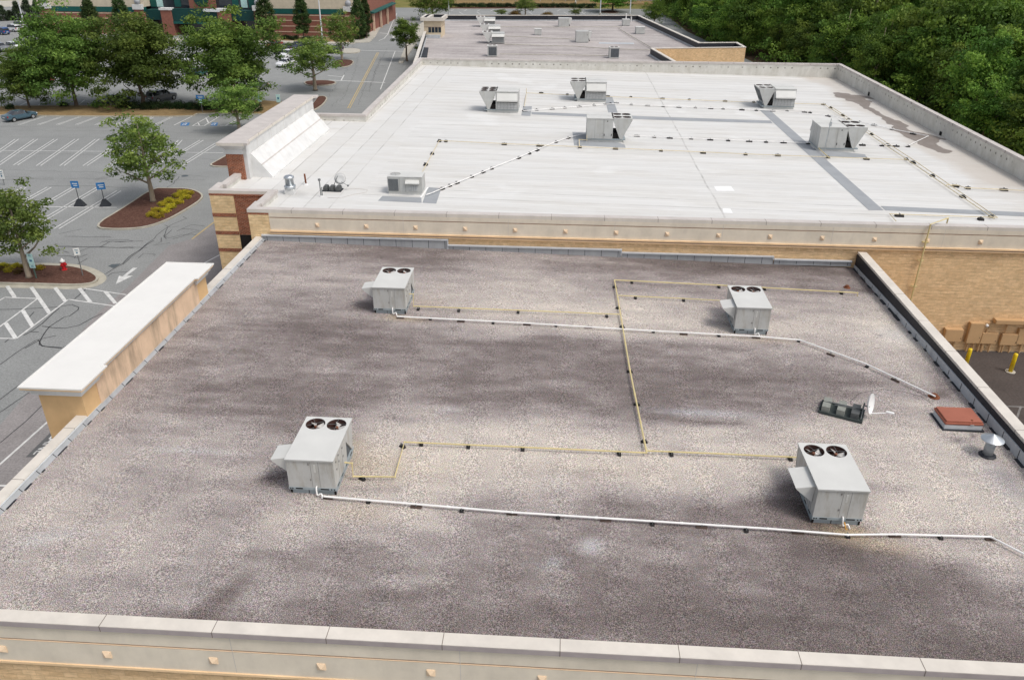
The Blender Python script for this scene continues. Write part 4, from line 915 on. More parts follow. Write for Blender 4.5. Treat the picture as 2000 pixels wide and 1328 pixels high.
# ================================================================ units on the white roof
def unit_large(label, px, py, fans=4, flip=False, s=1.0, depth=2.2, hood=True):
    """V-shaped condenser on the left, hooded side towards -Y; flip turns it round"""
    p = W(px, py); Wd, H = 3.6*s, 1.92*s; D = depth
    t = thing('rooftop_unit', label, 'rooftop unit', (p.x, p.y, p.z-.02), 0, 'large rooftop units on the white roof')
    if flip: t.rotation_euler = (0, 0, math.pi); t.location = (p.x+Wd, p.y+D, p.z-.02)
    cw = 1.55*s; bx = 1.50*s
    q = MB(); q.box(.7*s, Wd, .1, D-.1, -.2, .18, 0); q.build('curb', M['unit_lit'], t)
    q = MB(); q.box(.45*s, Wd+.02, 0.02, D-.02, .18, .27, 0); q.build('base_rail', M['curb'], t)
    q = MB(); q.box(bx, Wd, 0, D, .27, H-.06, 0)
    for x in (bx+.72*s, bx+.78*s, bx+1.45*s): q.box(x-.008, x+.008, D, D+.004, .3, H-.1, 1)
    for x in (bx+.68*s, bx+.1): q.box(x-.025, x+.025, D, D+.02, .5, .68, 2)
    for x in (bx+.85*s, bx+1.2*s): q.box(x-.10, x+.06, D, D+.003, .52, .62, 3)
    q.box(bx+.42*s, bx+.5*s, D, D+.01, H-.28, H-.2, 2)
    for y in (D*.33, D*.66): q.box(Wd, Wd+.004, y-.008, y+.008, .3, H-.1, 1)
    q.build('cabinet', [M['unit'], M['seam'], M['dark'], M['filter']], t)
    q = MB(); q.box(bx-.03, Wd+.03, -.03, D+.03, H-.06, H-.0, 0); q.box(bx-.03, Wd+.03, D*.48, D*.5, H, H+.012, 1); q.build('roof_panel', [M['unit_lit'], M['unit_side']], t)
    # V condenser
    q = MB(); pr = [(0, H-.10), (.72*s, .27), (.92*s, .27), (cw, H-.10), (cw, H-.005), (0, H-.005)]
    vs = [(x, 0, z) for x, z in pr]+[(x, D, z) for x, z in pr]; q.add(vs, [(i, (i+1) % 6, 6+(i+1) % 6, 6+i) for i in (0, 1, 2, 3, 5)]+[(5, 4, 3, 2, 1, 0), (6, 7, 8, 9, 10, 11)], 0)
    q.build('condenser_section', M['unit'], t)
    q = MB(); q.add([(.70*s, .05, .33), (-.012, .05, H-.16), (-.012, D-.05, H-.16), (.70*s, D-.05, .33)], [(0, 1, 2, 3)]); q.build('coil', M['coil'], t)
    q = MB(); q.box(1.05*s, bx, .15, D-.15, .28, .70*s, 0); q.build('compressor_deck', M['dark'], t)
    nr = fans//2; r = min(.36, (D/nr)*.46); holes = [(cw*(.26+.48*(k % 2)), D*(k//2+.5)/nr, r) for k in range(fans)]
    holed_top('lid', -.02, cw+.02, -.02, D+.02, H, holes, M['unit_lit'], t)
    for k, (x, y, r_) in enumerate(holes): fan(t, x, y, H, r, k*.7, .16, 4, 'blade_dark')
    if hood:
        z1 = H-.18; z0 = 1.05*s
        q = MB(); q.xprism([(0, z1), (-.42, z0+.12), (-.42, z0), (0, z0)], bx+.12, Wd-.06, 0); q.build('hood', M['unit_lit'], t)
        q = MB(); q.box(bx+.12, Wd-.06, -.36, -.02, z0-.07, z0-.002, 0); q.build('hood_soffit', M['dark'], t)
        q = MB(); q.box(bx+.14, Wd-.08, -.05, -.003, .30, z0-.08, 0); n = 6
        for k in range(n+1):
            x = bx+.16+k*(Wd-bx-.26)/n; q.box(x-.012, x+.012, -.062, -.051, .32, z0-.1, 1)
        for z in (.45, .75): q.box(bx+.16, Wd-.1, -.058, -.0505, z, z+.012, 1)
        q.build('filter_panel', [M['filter'], M['grille']], t)
    return t
unit_large('six fan rooftop unit on white roof, wedge condenser left, hooded filters facing the viewer', 937, 219, fans=6)
unit_large('four fan rooftop unit farthest back on the white roof, by the short grey walkway stub', 1113, 198, depth=2.4)
unit_large('four fan rooftop unit by the start of the long diagonal grey walkway', 1478, 212, depth=2.6)
unit_large('four fan rooftop unit mid roof showing its plain panelled side, fans on the right', 1145, 277, flip=True)
unit_large('four fan rooftop unit by the right end of white roof with a thin antenna rod', 1596, 295, flip=True, depth=2.6)
q = MB(); p = W(1604, 300); q.tube([p+Vector((.1, -.25, .2)), p+Vector((.22, -.22, 2.75))], .03, 6); q.box(p.x+.15, p.x+.3, p.y-.3, p.y-.15, p.z+2.2, p.z+2.5); tag(q.build('antenna_rod', M['galv_dull'], None), 'thin grey antenna rod standing in front of the right hand white roof unit', 'antenna')
# small condenser unit near the front edge of the white roof
p = W(758, 379); t = thing('rooftop_unit', 'small single fan rooftop unit near the front edge of the white roof', 'rooftop unit', (p.x, p.y, p.z)); Wd, D, H = 2.22, 1.25, 1.12
q = MB(); q.box(.05, Wd-.05, .05, D-.05, -.05, .14); q.build('curb', M['unit_lit'], t)
q = MB(); q.box(0, Wd, 0, D, .14, H, 0)
for x in (.78, 1.16): q.box(x-.008, x+.008, -.004, 0, .16, H-.03, 1)
q.build('cabinet', [M['unit'], M['seam']], t)
q = MB(); q.box(.06, .70, -.015, .0, .2, H-.14, 0)
for k in range(14): q.box(.06, .70, -.022, -.0151, .22+k*.055, .232+k*.055, 1)
q.build('coil', [M['coil'], M['grille']], t)
q = MB(); q.xprism([(0, .95), (-.28, .80), (-.28, .72), (0, .72)], 1.18, 2.05); q.build('hood', M['unit_lit'], t)
q = MB(); q.box(1.2, 2.03, -.2, -.003, .66, .715); q.build('hood_soffit', M['dark'], t)
q = MB(); q.box(1.36, 1.95, -.03, 0, .22, .64, 0)
for x in (1.52, 1.68, 1.82): q.box(x-.01, x+.01, -.04, -.0301, .24, .62, 1)
q.build('filter_panel', [M['filter'], M['grille']], t)
holed_top('lid', -.02, Wd+.02, -.02, D+.02, H+.012, [(.42, .62, .33)], M['unit_lit'], t); fan(t, .42, .62, H+.012, .33, .3)

# pipes of the white roof
PG = 'pale yellow gas pipes on the white roof'
pipe('gas_pipe', 'pale gas pipe along the back of the white roof, turning down its right side', 'gas pipe', [(1028, 182), (1180, 189), (1480, 200.5), (1610, 204), (1770, 311), (1942, 427)], W, .15, .028, 'pale_pipe', group=PG)
pipe('gas_pipe', 'second pale gas pipe beside the one down the right side of the white roof', 'gas pipe', [(1622, 208), (1783, 312), (1948, 425), (1738, 418), (1750, 432)], W, .15, .028, 'pale_pipe', group=PG)
pipe('gas_pipe', 'pale gas pipe across the middle of the white roof, turning down beside the small unit', 'gas pipe', [(820, 345), (858, 275), (985, 281), (1290, 293.5), (1456, 301), (1617, 307), (1770, 312)], W, .15, .026, 'pale_pipe', group=PG)
pipe('gas_pipe', 'short upright gas branch at the right end of the six fan unit', 'gas pipe', [(1024, 208), (1028, 183)], W, .15, .03, 'pale_pipe', ends=[(0, 0, .5)], group=PG)
pipe('gas_pipe', 'short gas branch at the left end of the plain sided unit', 'gas pipe', [(1132, 287), (1131, 273), (1146, 274)], W, .2, .035, 'pale_pipe', ends=[(0, 0, .4)], group=PG)
pipe('gas_pipe', 'short gas branch below the antenna rod on the white roof', 'gas pipe', [(1598, 289), (1620, 309)], W, .2, .035, 'yellow_pipe', group=PG)
pipe('gas_pipe', 'pale gas pipe running off to the right edge of the white roof', 'gas pipe', [(1848, 361.5), (1870, 362), (1885, 367), (2010, 373)], W, .15, .03, 'pale_pipe', group=PG)
blocks([(1057, 183), (1108, 186), (1187, 189.5), (1232, 191), (1294, 194), (1346, 196), (1416, 199), (1472, 201), (1608, 205.5), (1622, 212), (1646, 227), (1657, 235), (1674, 246), (1702, 264), (1734, 285), (1770, 313), (1783, 319), (1821, 345), (1880, 386), (1936, 425)], W, 'black block along the gas pipe at the back and right of the white roof', 'blocks under the back gas pipe', size=(.38, .34, .13))
blocks([(831, 323), (844, 302), (858, 277), (871, 277.5), (985, 283), (1051, 286), (1057, 286.5), (1133, 289), (1202, 292), (1291, 296), (1373, 300), (1456, 303), (1519, 305), (1617, 309), (1692, 312)], W, 'black block from the left under the middle gas pipe of the white roof', 'blocks under the middle white roof gas pipe', size=(.36, .34, .13))
blocks([(1866, 365), (1890, 369), (1960, 372.5)], W, 'black block from the left under the gas pipe at the right edge', 'blocks under the right edge gas pipe', size=(.42, .36, .14))
blocks([(1756, 423), (1915, 430)], W, 'black block from the left under the gas pipe by the front coping', 'blocks under the front gas pipe', size=(.42, .36, .14))
PW = 'white condensate pipes on the white roof'
pipe('drain_pipe', 'white condensate pipe slanting from the small unit up to the plain sided unit', 'drain pipe', [(832, 381), (846, 376), (863, 368.5), (921, 345), (960, 328.5), (1013, 307.5), (1049, 292), (1086, 277), (1112, 268), (1146, 261)], W, .12, .030, 'pvc', group=PW)
pipe('drain_pipe', 'white condensate pipe from the six fan unit along the back units to the right puddle', 'drain pipe', [(1022, 217), (1205, 202.5), (1260, 206), (1330, 209), (1440, 213), (1500, 216), (1540, 219), (1620, 226), (1680, 239), (1740, 252), (1813, 266), (1773, 285), (1690, 282)], W, .11, .034, 'pvc', group=PW)
pipe('drain_pipe', 'white condensate pipe between the plain sided unit and the antenna rod unit', 'drain pipe', [(1228, 265), (1365, 271), (1590, 280)], W, .11, .034, 'pvc', group=PW)
blocks([(863, 370.5), (878, 364.5), (892, 359), (921, 347), (943, 338), (960, 331), (1013, 310), (1034, 301.5), (1049, 295), (1086, 279), (1110, 271)], W, 'black block from the left under the slanting white pipe', 'blocks under the slanting white pipe', size=(.36, .26, .11))
blocks([(1025, 218), (1048, 216), (1078, 214), (1103, 212), (1131, 209.5), (1160, 207), (1183, 205), (1192, 204), (1204, 203), (1233, 205.5), (1265, 207.5), (1295, 209), (1326, 210.5), (1358, 211.5), (1388, 213), (1412, 214), (1449, 216), (1477, 217), (1509, 218), (1537, 219), (1571, 221), (1582, 221.5), (1617, 228), (1678, 240), (1707, 246), (1742, 254), (1783, 263)], W, 'black block from the left under the back white pipe', 'blocks under the back white pipe', size=(.42, .28, .12))
blocks([(1244, 267), (1278, 269), (1308, 271), (1350, 272.5), (1387, 274.5), (1422, 276), (1463, 277.5), (1496, 279), (1530, 280), (1578, 282), (1684, 285), (1722, 286), (1750, 287), (1773, 287.5)], W, 'black block from the left under the white pipe joining the plain sided units', 'blocks under the middle white pipe', size=(.42, .28, .12))
# wall riser
p0 = W(1803, 433, .15); q = MB()
a = atY(1817, 440, 43.40); bt = atY(1775, 592, 43.42)
q.tube([(p0.x, 44.3, 7.35), (p0.x, 44.3, 7.95), (a.x, 43.40, 7.86), (a.x, 43.40, 0.1)], .045, 8)
for z in (6.8, 5.7, 4.1, 2.4): q.box(a.x-.16, a.x+.16, 43.40, 43.56, z-.02, z+.02)
tag(q.build('gas_riser', M['yellow_pipe'], None, smooth=False), 'yellow gas riser climbing the tan block wall and over the coping', 'gas pipe')
# turbine vent, thin pipe, mast, dish sled
p = W(568, 378); t = thing('roof_ventilator', 'round shiny metal ventilator near the left corner of the white roof', 'vent', p)
q = MB(); q.box(-.30, .30, -.28, .28, -.05, .32); q.build('curb', M['white_trim'], t)
q = MB(); q.lathe([(.33, .32), (.36, .38), (.36, .52), (.29, .56)], (0, 0, 0), 20); q.build('collar', M['galv'], t, smooth=True)
q = MB(); q.lathe([(.27, .56), (.27, .98), (.33, 1.0), (.33, 1.08), (.22, 1.16), (.001, 1.2)], (0, 0, 0), 20); q.build('cowl', M['galv'], t, smooth=True)
p = W(598, 361); t = thing('pipe_stub', 'thin rusty pipe stub standing behind the shiny ventilator', 'pipe', p)
q = MB(); q.lathe([(.22, 0), (.2, .04), (.08, .10)], (0, 0, 0), 12); q.build('flange', M['white_trim'], t)
q = MB(); q.tube([(0, 0, 0), (-.03, 0, .72)], .06, 8); q.build('stub', M['rust'], t)
p = W(628, 384); t = thing('mast', 'grey mast with a small head standing left of the dark ballast sled', 'mast', p)
q = MB(); q.lathe([(.16, 0), (.14, .03), (.05, .06)], (0, 0, 0), 12); q.build('flange', M['white_trim'], t)
q = MB(); q.tube([(-.03, 0, 0), (-.03, 0, 1.02)], .035, 6); q.tube([(.06, 0, 0), (.06, 0, .6)], .03, 6); q.build('pole', M['steel_post'], t)
q = MB(); q.lathe([(.05, 1.0), (.09, 1.03), (.09, 1.12), (.04, 1.15)], (-.03, 0, 0), 10); q.build('head', M['steel_post'], t)
p = W(650, 372); t = thing('dish_sled', 'pale mesh dish on a dark ballast sled near the front left of the white roof', 'satellite dish', p)
q = MB(); q.box(-.62, .62, -.36, .36, 0, .05); q.build('tray', M['base_black'], t)
for x in (-.42, -.02, .40):
    q = MB(); q.box(x-.13, x+.13, -.3, .3, .05, .26); q.box(x-.1, x+.1, -.25, .25, .26, .31); q.build('ballast_block', M['block_dark'], t)
q = MB(); q.tube([(.0, .3, .2), (.30, .38, .85)], .025, 6); q.build('mast', M['steel_post'], t)
q = MB(); q.lathe([(.001, -.06), (.2, -.045), (.36, 0), (.37, .01), (.2, -.03), (.001, -.045)], (0, 0, 0), 26); o = q.build('dish', M['dish_mesh'], t, smooth=True); o.location = (.40, .55, .62); o.rotation_euler = (rad(62), 0, rad(12))
q = MB(); q.tube([(.5, .4, .45), (.98, .15, .28)], .015, 5); q.box(.93, 1.03, .1, .2, .24, .34); q.build('feed_arm', M['steel_post'], t)
q = MB(); q.tube([W(*c, .02) for c in ((640, 386), (665, 387), (690, 380), (715, 376), (718, 371), (700, 369), (672, 370))], .01, 5); tag(q.build('cable', M['coping_grey'], None), 'thin grey cable looped on the white roof beside the dark ballast sled', 'cable')
# parapet scuppers
for px, py in ((1697, 184), (1837, 262)):
    z = 6.75; d = ray(px, py); k = 33.03/d[0]; y = d[1]*k; z = CZ+d[2]*k
    q = MB(); ring(q, [(-.2, -.2), (.2, -.2), (.2, .2), (-.2, .2)], [(-.13, -.13), (.13, -.13), (.13, .13), (-.13, .13)], 0, .03); q.box(-.13, .13, -.13, .13, -.02, .004)
    o = q.build('scupper', M['dark'], MBd); o.location = (33.03, y, z); o.rotation_euler = (0, -math.pi/2, 0)

# ================================================================ meter boxes, bollards in the service yard
def wallbox(x0, y0, x1, y1, label, d=.28, extra=None):
    a = atY(x0, y0, 43.62-d); c = atY(x1, y1, 43.62-d)
    t = thing('meter_box', label, 'meter box', ((a.x+c.x)/2, 43.6, (a.z+c.z)/2), 0, 'tan metal boxes on the block wall'); w_ = abs(c.x-a.x)/2; h = abs(a.z-c.z)/2
    q = MB(); q.box(-w_, w_, -d, .0, -h, h, 0); q.build('case', M['tanbox'], t, bevel=.012)
    q = MB(); q.box(-w_+.03, w_-.03, -d-.015, -d, -h+.03, h-.03, 0); q.build('door', M['tanbox'], t)
    q = MB(); q.box(w_-.09, w_-.06, -d-.03, -d-.014, -h*.4-.03, -h*.4+.03); q.build('latch', M['dark'], t)
    zc = (a.z+c.z)/2
    for x in (-w_*.4, w_*.45): q = MB(); q.tube([(x, -.12, -h), (x, -.12, -zc+.02)], .05, 8); q.build('conduit', M['tanbox'], t)
    if extra == 'meter':
        q = MB(); q.lathe([(.09, 0), (.09, .07), (.06, .11), (.001, .12)], (0, 0, 0), 16); o = q.build('meter', M['dish'], t, smooth=True); o.location = (0, -d, h*.15); o.rotation_euler = (rad(90), 0, 0)
    return t
wallbox(1848, 643, 1876, 668, 'square tan metal box, leftmost of the boxes on the block wall', .3)
wallbox(1897, 631, 1912, 671, 'tall tan metal box left of the small round meter')
wallbox(1921, 629, 1932, 643, 'small tan box carrying a round glass meter', .12, 'meter')
wallbox(1919, 650, 1944, 672, 'square tan metal box just below the round meter', .2)
wallbox(1958, 652, 1984, 675, 'square tan metal box under the left part of the long wireway', .2)
wallbox(1992, 642, 2030, 674, 'tall tan metal box at the right edge, under the long wireway', .2)
wallbox(1946, 625, 2040, 636, 'long horizontal tan wireway above the other metal boxes', .36)
for k, (px, py, tp, lb) in enumerate(((1885, 716, 684, 'yellow steel bollard partly hidden by the parapet coping'), (1973, 726, 687, 'yellow steel bollard with its concrete footing in full view'))):
    p = at(px, py); 
    t = thing('bollard', lb, 'bollard', p, 0, 'yellow bollards guarding the meter boxes')
    q = MB(); q.lathe([(.115, .02), (.115, 1.12), (.09, 1.17), (.03, 1.19), (.001, 1.19)], (0, 0, 0), 18); q.build('post', M['boll'], t, smooth=True)
    q = MB(); q.prism([(.28*math.cos(i*math.pi/4+.4), .28*math.sin(i*math.pi/4+.4)) for i in range(8)], 0.0, .035); q.build('footing', M['concrete'], t)
q = MB(); q.poly([tuple(at(*c, .012)) for c in ((1962, 792), (2040, 795), (2040, 797.5), (1962, 794))]); q.strip([at(1994, 793, .016), at(1984, 822, .016), at(1960, 880, .016)], .1); struct(q.build('yard_markings', M['paint_worn']))

# ================================================================ units on the far roof
GR = 'rooftop units on the far grey roof'
def far_wedge(px, py, label, s):
    p = F(px, py); t = thing('rooftop_unit', label, 'rooftop unit', p, rad(4), GR)
    q = MB(); q.yprism([(.9*s, .2), (1.15*s, .2), (1.6*s, 1.7*s), (0, 1.7*s)], 0, 2.2*s); q.build('condenser_section', M['unit_lit'], t)
    q = MB(); q.box(1.5*s, 3.5*s, -.2*s, 2.2*s, .15, 1.55*s); q.box(1.1*s, 3.5*s, 0, 2.2*s, 0, .149); q.build('cabinet', M['unit'], t)
    q = MB(); q.xprism([(-.2*s, 1.45*s), (-.65*s, 1.1*s), (-.2*s, 1.05*s)], 1.5*s, 3.5*s); q.build('hood', M['unit_lit'], t)
    q = MB(); q.box(1.6*s, 3.4*s, -.22*s, -.2*s, .25, 1.0*s, 0); q.build('filter_panel', M['grille'], t)
    q = MB()
    for x in (.45*s, 1.15*s):
        for y in (.6*s, 1.6*s): q.lathe([(.28*s, 0), (.28*s, .02)], (x, y, 1.7*s), 14)
    q.build('fan', M['fanwell'], t)
far_wedge(942, 86, 'wedge shaped rooftop unit on far grey roof, nearest of the row of three', 1.05)
far_wedge(937, 70, 'wedge shaped rooftop unit on far grey roof, middle of the row of three', 1.05)
far_wedge(930, 53.5, 'wedge shaped rooftop unit on far grey roof, farthest of the row of three', 1.05)
def far_cond(px, py, label):
    p = F(px, py); t = thing('condenser', label, 'condenser', p, rad(4), 'grey condensers near the white roof parapet'); s = 1.45
    q = MB(); q.box(0, s, 0, s, .05, 1.5); q.build('cabinet', M['unit'], t)
    q = MB(); q.box(.18, s-.08, -.02, 0, .2, 1.35); q.build('coil', M['coil'], t)
    q = MB(); q.box(-.04, s+.04, -.04, s+.04, 1.5, 1.56, 0); q.build('lid', M['unit_lit'], t)
    for x in (.42, 1.03):
        q = MB(); q.lathe([(.27, 0), (.27, .03)], (x, s/2, 1.56), 14); q.build('fan', M['fanwell'], t)
far_cond(952, 111.5, 'grey condenser on far roof near the row of wedge units'); far_cond(1190, 115, 'grey condenser on far roof near the low black parapet')
def far_box(px, py, label, w_, d, h, vent=True):
    p = F(px, py); t = thing('rooftop_unit', label, 'rooftop unit', p, rad(4), GR)
    q = MB(); q.box(0, w_, 0, d, .1, h); q.build('cabinet', M['unit'], t)
    q = MB(); q.box(.1, w_-.05, .1, d-.1, 0, .099); q.build('curb', M['curb'], t)
    if vent:
        q = MB(); q.yprism([(w_, h), (w_+.5, h), (w_+.55, h-.15), (w_+.12, .3), (w_, .3)], .1, d-.1); q.build('condenser_section', M['unit_lit'], t)
        q = MB(); q.add([(w_-.25, -.01, h*.75), (w_+.25, .09, .2), (w_+.1, .09, .2), (w_-.32, -.01, h*.70)], [(0, 1, 2, 3)]); q.build('brace', M['dark'], t)
        q = MB(); q.lathe([(.25, 0), (.25, .02)], (w_+.22, d*.5, h), 12); q.build('fan', M['fanwell'], t)
    else:
        q = MB(); q.box(-.03, w_+.03, -.03, d+.03, h, h+.06); q.build('lid', M['unit_lit'], t)
far_box(1125, 84, 'pale boxy rooftop unit with dark brace in the middle of far grey roof', 2.1, 2.2, 1.75)
far_box(1091, 54, 'pale boxy rooftop unit by the far black parapet', 2.0, 2.2, 1.6)
far_box(1044, 69.5, 'small pale cube vent left of the boxy units on far roof', 1.25, 1.3, 1.0, False)
far_box(1216, 51.5, 'small pale unit with pipes by the right far corner of far roof', 1.4, 1.4, 1.15, False)
far_box(1242, 67.5, 'small pale unit nearest the right parapet of the far roof', 1.6, 1.5, 1.15, False)
FP = 'pale pipes on the far grey roof'
for k, (pts, lb) in enumerate((([(976, 106), (1190, 109)], 'pale pipe between the two condensers on far roof'), ([(985, 87), (1126, 91), (1195, 96), (1270, 98)], 'pale pipe along the near middle of far roof'), ([(984, 71), (1124, 77)], 'pale pipe from the middle wedge unit to the braced box'), ([(975, 53), (1091, 53.5), (1215, 53)], 'pale pipe along the far part of far roof'), ([(1208, 56), (1245, 78), (1275, 95)], 'pale pipe slanting to the low black parapet corner'))):
    q = MB(); q.tube([F(*c, .2) for c in pts], .06, 6); tag(q.build('pipe', M['concrete'], None), lb, 'pipe', FP)
for k, (px, y0, y1, lb) in enumerate(((1222.5, 42, 27, 'tall white vent pipe at far corner of far roof, left one'), (1232.5, 43, 33, 'short white vent pipe at far corner of far roof, right one'))):
    p = F(px, y0); h = atY(px, y1, p.y).z-p.z; q = MB(); q.tube([p, p+Vector((0, 0, h))], .12, 8); tag(q.build('vent_pipe', M['pvc'], None), lb, 'pipe')

# ================================================================ road markings, kerbed beds, cracks
q = MB(); WDT = .11
def ln(a, c, wd=WDT, z=.010, mi=0): q.strip([at(*a, z), at(*c, z)], wd, 0, mi)
def dbl(a, c, gap=.42):
    p, r_ = at(*a, .010), at(*c, .010); d = (r_-p).normalized(); n = Vector((-d.y, d.x, 0))*gap/2
    q.strip([p+n, r_+n], .10); q.strip([p-n, r_-n], .10)
for a, c in (((0, 239), (54, 223)), ((37, 244), (90, 227)), ((75, 244), (125, 227)), ((112, 244), (160, 227)), ((149, 244), (193, 227.5)), ((187, 244.5), (229, 227.5)), ((225, 244.5), (265, 227)), ((268, 245), (302, 227)), ((304, 244), (339, 227))): dbl(a, c, .3)
ln((340, 245), (376, 227), .13); ln((376, 246), (410, 227), .13); ln((399, 246), (430, 227), .13); ln((376, 246), (399, 246), .13); ln((390, 246), (386, 239), .15); ln((407, 240), (402, 230), .15); ln((424, 231), (421, 226), .15); ln((430, 246), (470, 246), .13); ln((440, 246), (470, 230), .13)
for a, c in (((-40, 323), (33, 272)), ((-5, 323), (70, 272)), ((30, 323), (109, 272)), ((75, 324), (150, 272)), ((121, 324), (190, 272)), ((166, 324), (232, 280)), ((214, 324), (272, 283)), ((262, 324), (312, 287)), ((306, 325), (352, 274)), ((350, 326), (424, 280)), ((345, 303), (394, 274))): dbl(a, c, .42)
ln((-20, 294), (300, 297)); ln((300, 297), (436, 299))
for a, c in (((-40, 418), (47, 366)), ((-5, 422), (96, 366)), ((28, 434), (145, 366)), ((69, 439), (193, 366)), ((110, 447), (232, 373))): dbl(a, c, .42)
ln((-10, 403), (228, 405.5), .13)
sc = lambda x, y: (x/6.323, 470+y/6.323)
for a, c in (((55, 700), (468, 715)), ((465, 715), (-40, 1090)), ((845, 725), (200, 1210)), ((205, 1210), (-60, 1204)), ((842, 725), (1420, 808)), ((965, 578), (1560, 668)), ((62, 698), (-30, 752))): ln(sc(*a), sc(*c), .115)
for a, c in (((88, 560), (183, 700)), ((385, 572), (612, 897)), ((680, 580), (808, 748)), ((980, 588), (1118, 762)), ((1300, 628), (1428, 776)), ((280, 860), (402, 1056)), ((70, 1018), (192, 1204))): ln(sc(*a), sc(*c), .24, .0135)
q.poly([tuple(at(x/4, 332+y/4, .012)) for x, y in ((1040, 764), (1074, 764), (990, 828), (1040, 826), (904, 892), (930, 826), (957, 832))])
ln((743, 175), (772, 100), .14); ln((705, 99), (792, 101), .3); ln((642, 157), (752, 162), .3); ln((640, 148), (672, 151), .2); ln((666, 158), (672, 147), .2)
q.strip([at(740, 80, .01), at(750, 76, .01), at(757, 68, .01), at(765, 48, .01), at(775, 27, .01)], .16)
ln((742, 65), (772, 68), .3)
q.poly([tuple(at(*c, .012)) for c in ((766, 74), (770, 68), (772, 71), (771, 75))]); q.poly([tuple(at(*c, .012)) for c in ((780, 37), (790, 34), (787, 38))])
ln((-30, 933), (98, 819), .12); ln((-20, 948), (24, 948), .14); ln((378, 525), (440, 492), .12)
for k in range(10): ln((880+k*26, 22.5), (886+k*26, 19.5), .16)
for k in range(9): ln((905+k*34, 29), (897+k*34, 24), .14)
for k in range(6): ln((1130+k*12, 26), (1141+k*12, 22), .16)
for a, c in (((8, 204), (25, 200)), ((33, 209), (55, 199)), ((68, 209), (95, 197)), ((170, 203), (198, 193)), ((150, 208), (165, 196)), ((5, 188), (24, 188)), ((28, 70), (40, 68)), ((58, 70), (66, 67)), ((0, 196), (8, 197)), ((600, 52), (612, 48)), ((640, 100), (655, 97)), ((525, 92), (545, 90))): ln(a, c, .13)
ln((709, 212), (738, 103), .0001)
qm = q.build('road_markings', M['paint_w']); struct(qm)
q = MB(); ln((679, 212), (737, 103), .13); ln((683, 212), (740, 103), .10); ln((375, 467), (440, 417), .13); struct(q.build('yellow_markings', M['paint_y']))
q = MB()
for c in (((354, 240), (371, 240), (368, 246), (352, 246)), ((414, 240), (426, 240), (424, 246), (411, 246))): q.poly([tuple(at(*p, .011)) for p in c])
struct(q.build('blue_markings', M['paint_blue']))
q = MB()                                                     # wheelchair marks and the painted word
for cx in (361, 418): ln((cx-5, 244.5), (cx-1, 242), .16, .015); ln((cx-1, 242), (cx+3, 243), .16, .015); ln((cx, 244.5), (cx+4, 241), .16, .015); ln((cx+1, 240.6), (cx+2.5, 240.6), .2, .015)
struct(q.build('wheelchair_marks', M['paint_w']))
def text_mesh(name, body, size, m_, ext=0.0):
    cu = bpy.data.curves.new(name, 'FONT'); cu.body = body; cu.size = size; cu.extrude = ext; cu.align_x = 'CENTER'; cu.align_y = 'CENTER'; cu.offset = size*.015
    o = bpy.data.objects.new(name, cu); COL.objects.link(o); bpy.context.view_layer.update()
    me = bpy.data.meshes.new_from_object(o.evaluated_get(bpy.context.evaluated_depsgraph_get())); bpy.data.objects.remove(o)
    me.materials.clear(); me.materials.append(m_)
    n = bpy.data.objects.new(name, me); COL.objects.link(n); return n
p = at(92, 867, .012); o = text_mesh('painted_word', 'LANE', .62, M['paint_w']); o.location = p; o.rotation_euler = (0, 0, rad(-90)); o.scale = (1.15, 1.0, 1); struct(o)
q = MB(); q.poly([(p.x+.5, p.y-1.05, .009), (p.x+.5, p.y+1.3, .009), (p.x-.42, p.y+1.25, .009), (p.x-.40, p.y-1.1, .009)]); struct(q.build('asphalt_patch', M['seal_soft']))
q = MB(); q.poly([tuple(at(*c, .008)) for c in ((211, 520), (219, 516), (236, 515), (229, 520), (222, 524))]); q.lathe([(.001, .008), (.35, .009)], at(361, 344, 0), 14); struct(q.build('asphalt_patch', M['patch']))
# sealed cracks
q = MB(); RC = random.Random(7)
def crack(pts, wd=.05, z=.0065, jit=.12, mi=0):
    P = interp([at(*c, z) for c in pts], .7)
    for k in range(1, len(P)-1): P[k] += Vector((RC.uniform(-jit, jit), RC.uniform(-jit, jit), 0))
    q.strip(P, wd, 0, mi)
s4 = lambda L_: [(x/6.323, 470+y/6.323) for x, y in L_]
for L_ in ([(0, 850), (300, 838), (700, 822), (900, 790), (990, 820), (960, 860), (870, 930), (780, 950), (610, 1060), (540, 1140), (490, 1230), (500, 1280), (560, 1310), (760, 1320)], [(520, 1056), (650, 1075), (800, 1080), (980, 1040), (1150, 955), (1260, 900)], [(1090, 570), (920, 720)], [(735, 830), (600, 950), (410, 1110), (290, 1170)], [(480, 1230), (310, 1328)], [(420, 880), (360, 945)], [(370, 1125), (480, 1128)], [(60, 1255), (130, 1200)], [(700, 70), (980, 75), (1300, 85), (1650, 90)], [(700, 185), (850, 190), (950, 212), (1080, 170)], [(1240, 415), (1300, 410), (1500, 290), (1650, 160), (1900, 0)], [(1330, 440), (1400, 395), (1644, 380)], [(1240, 80), (1370, 10), (1500, 15), (1640, 5)], [(780, 130), (850, 150)], [(960, 290), (1080, 220)]):
    crack(s4(L_), .07, jit=.07)
z5 = lambda L_: [(x/4, 332+y/4) for x, y in L_]
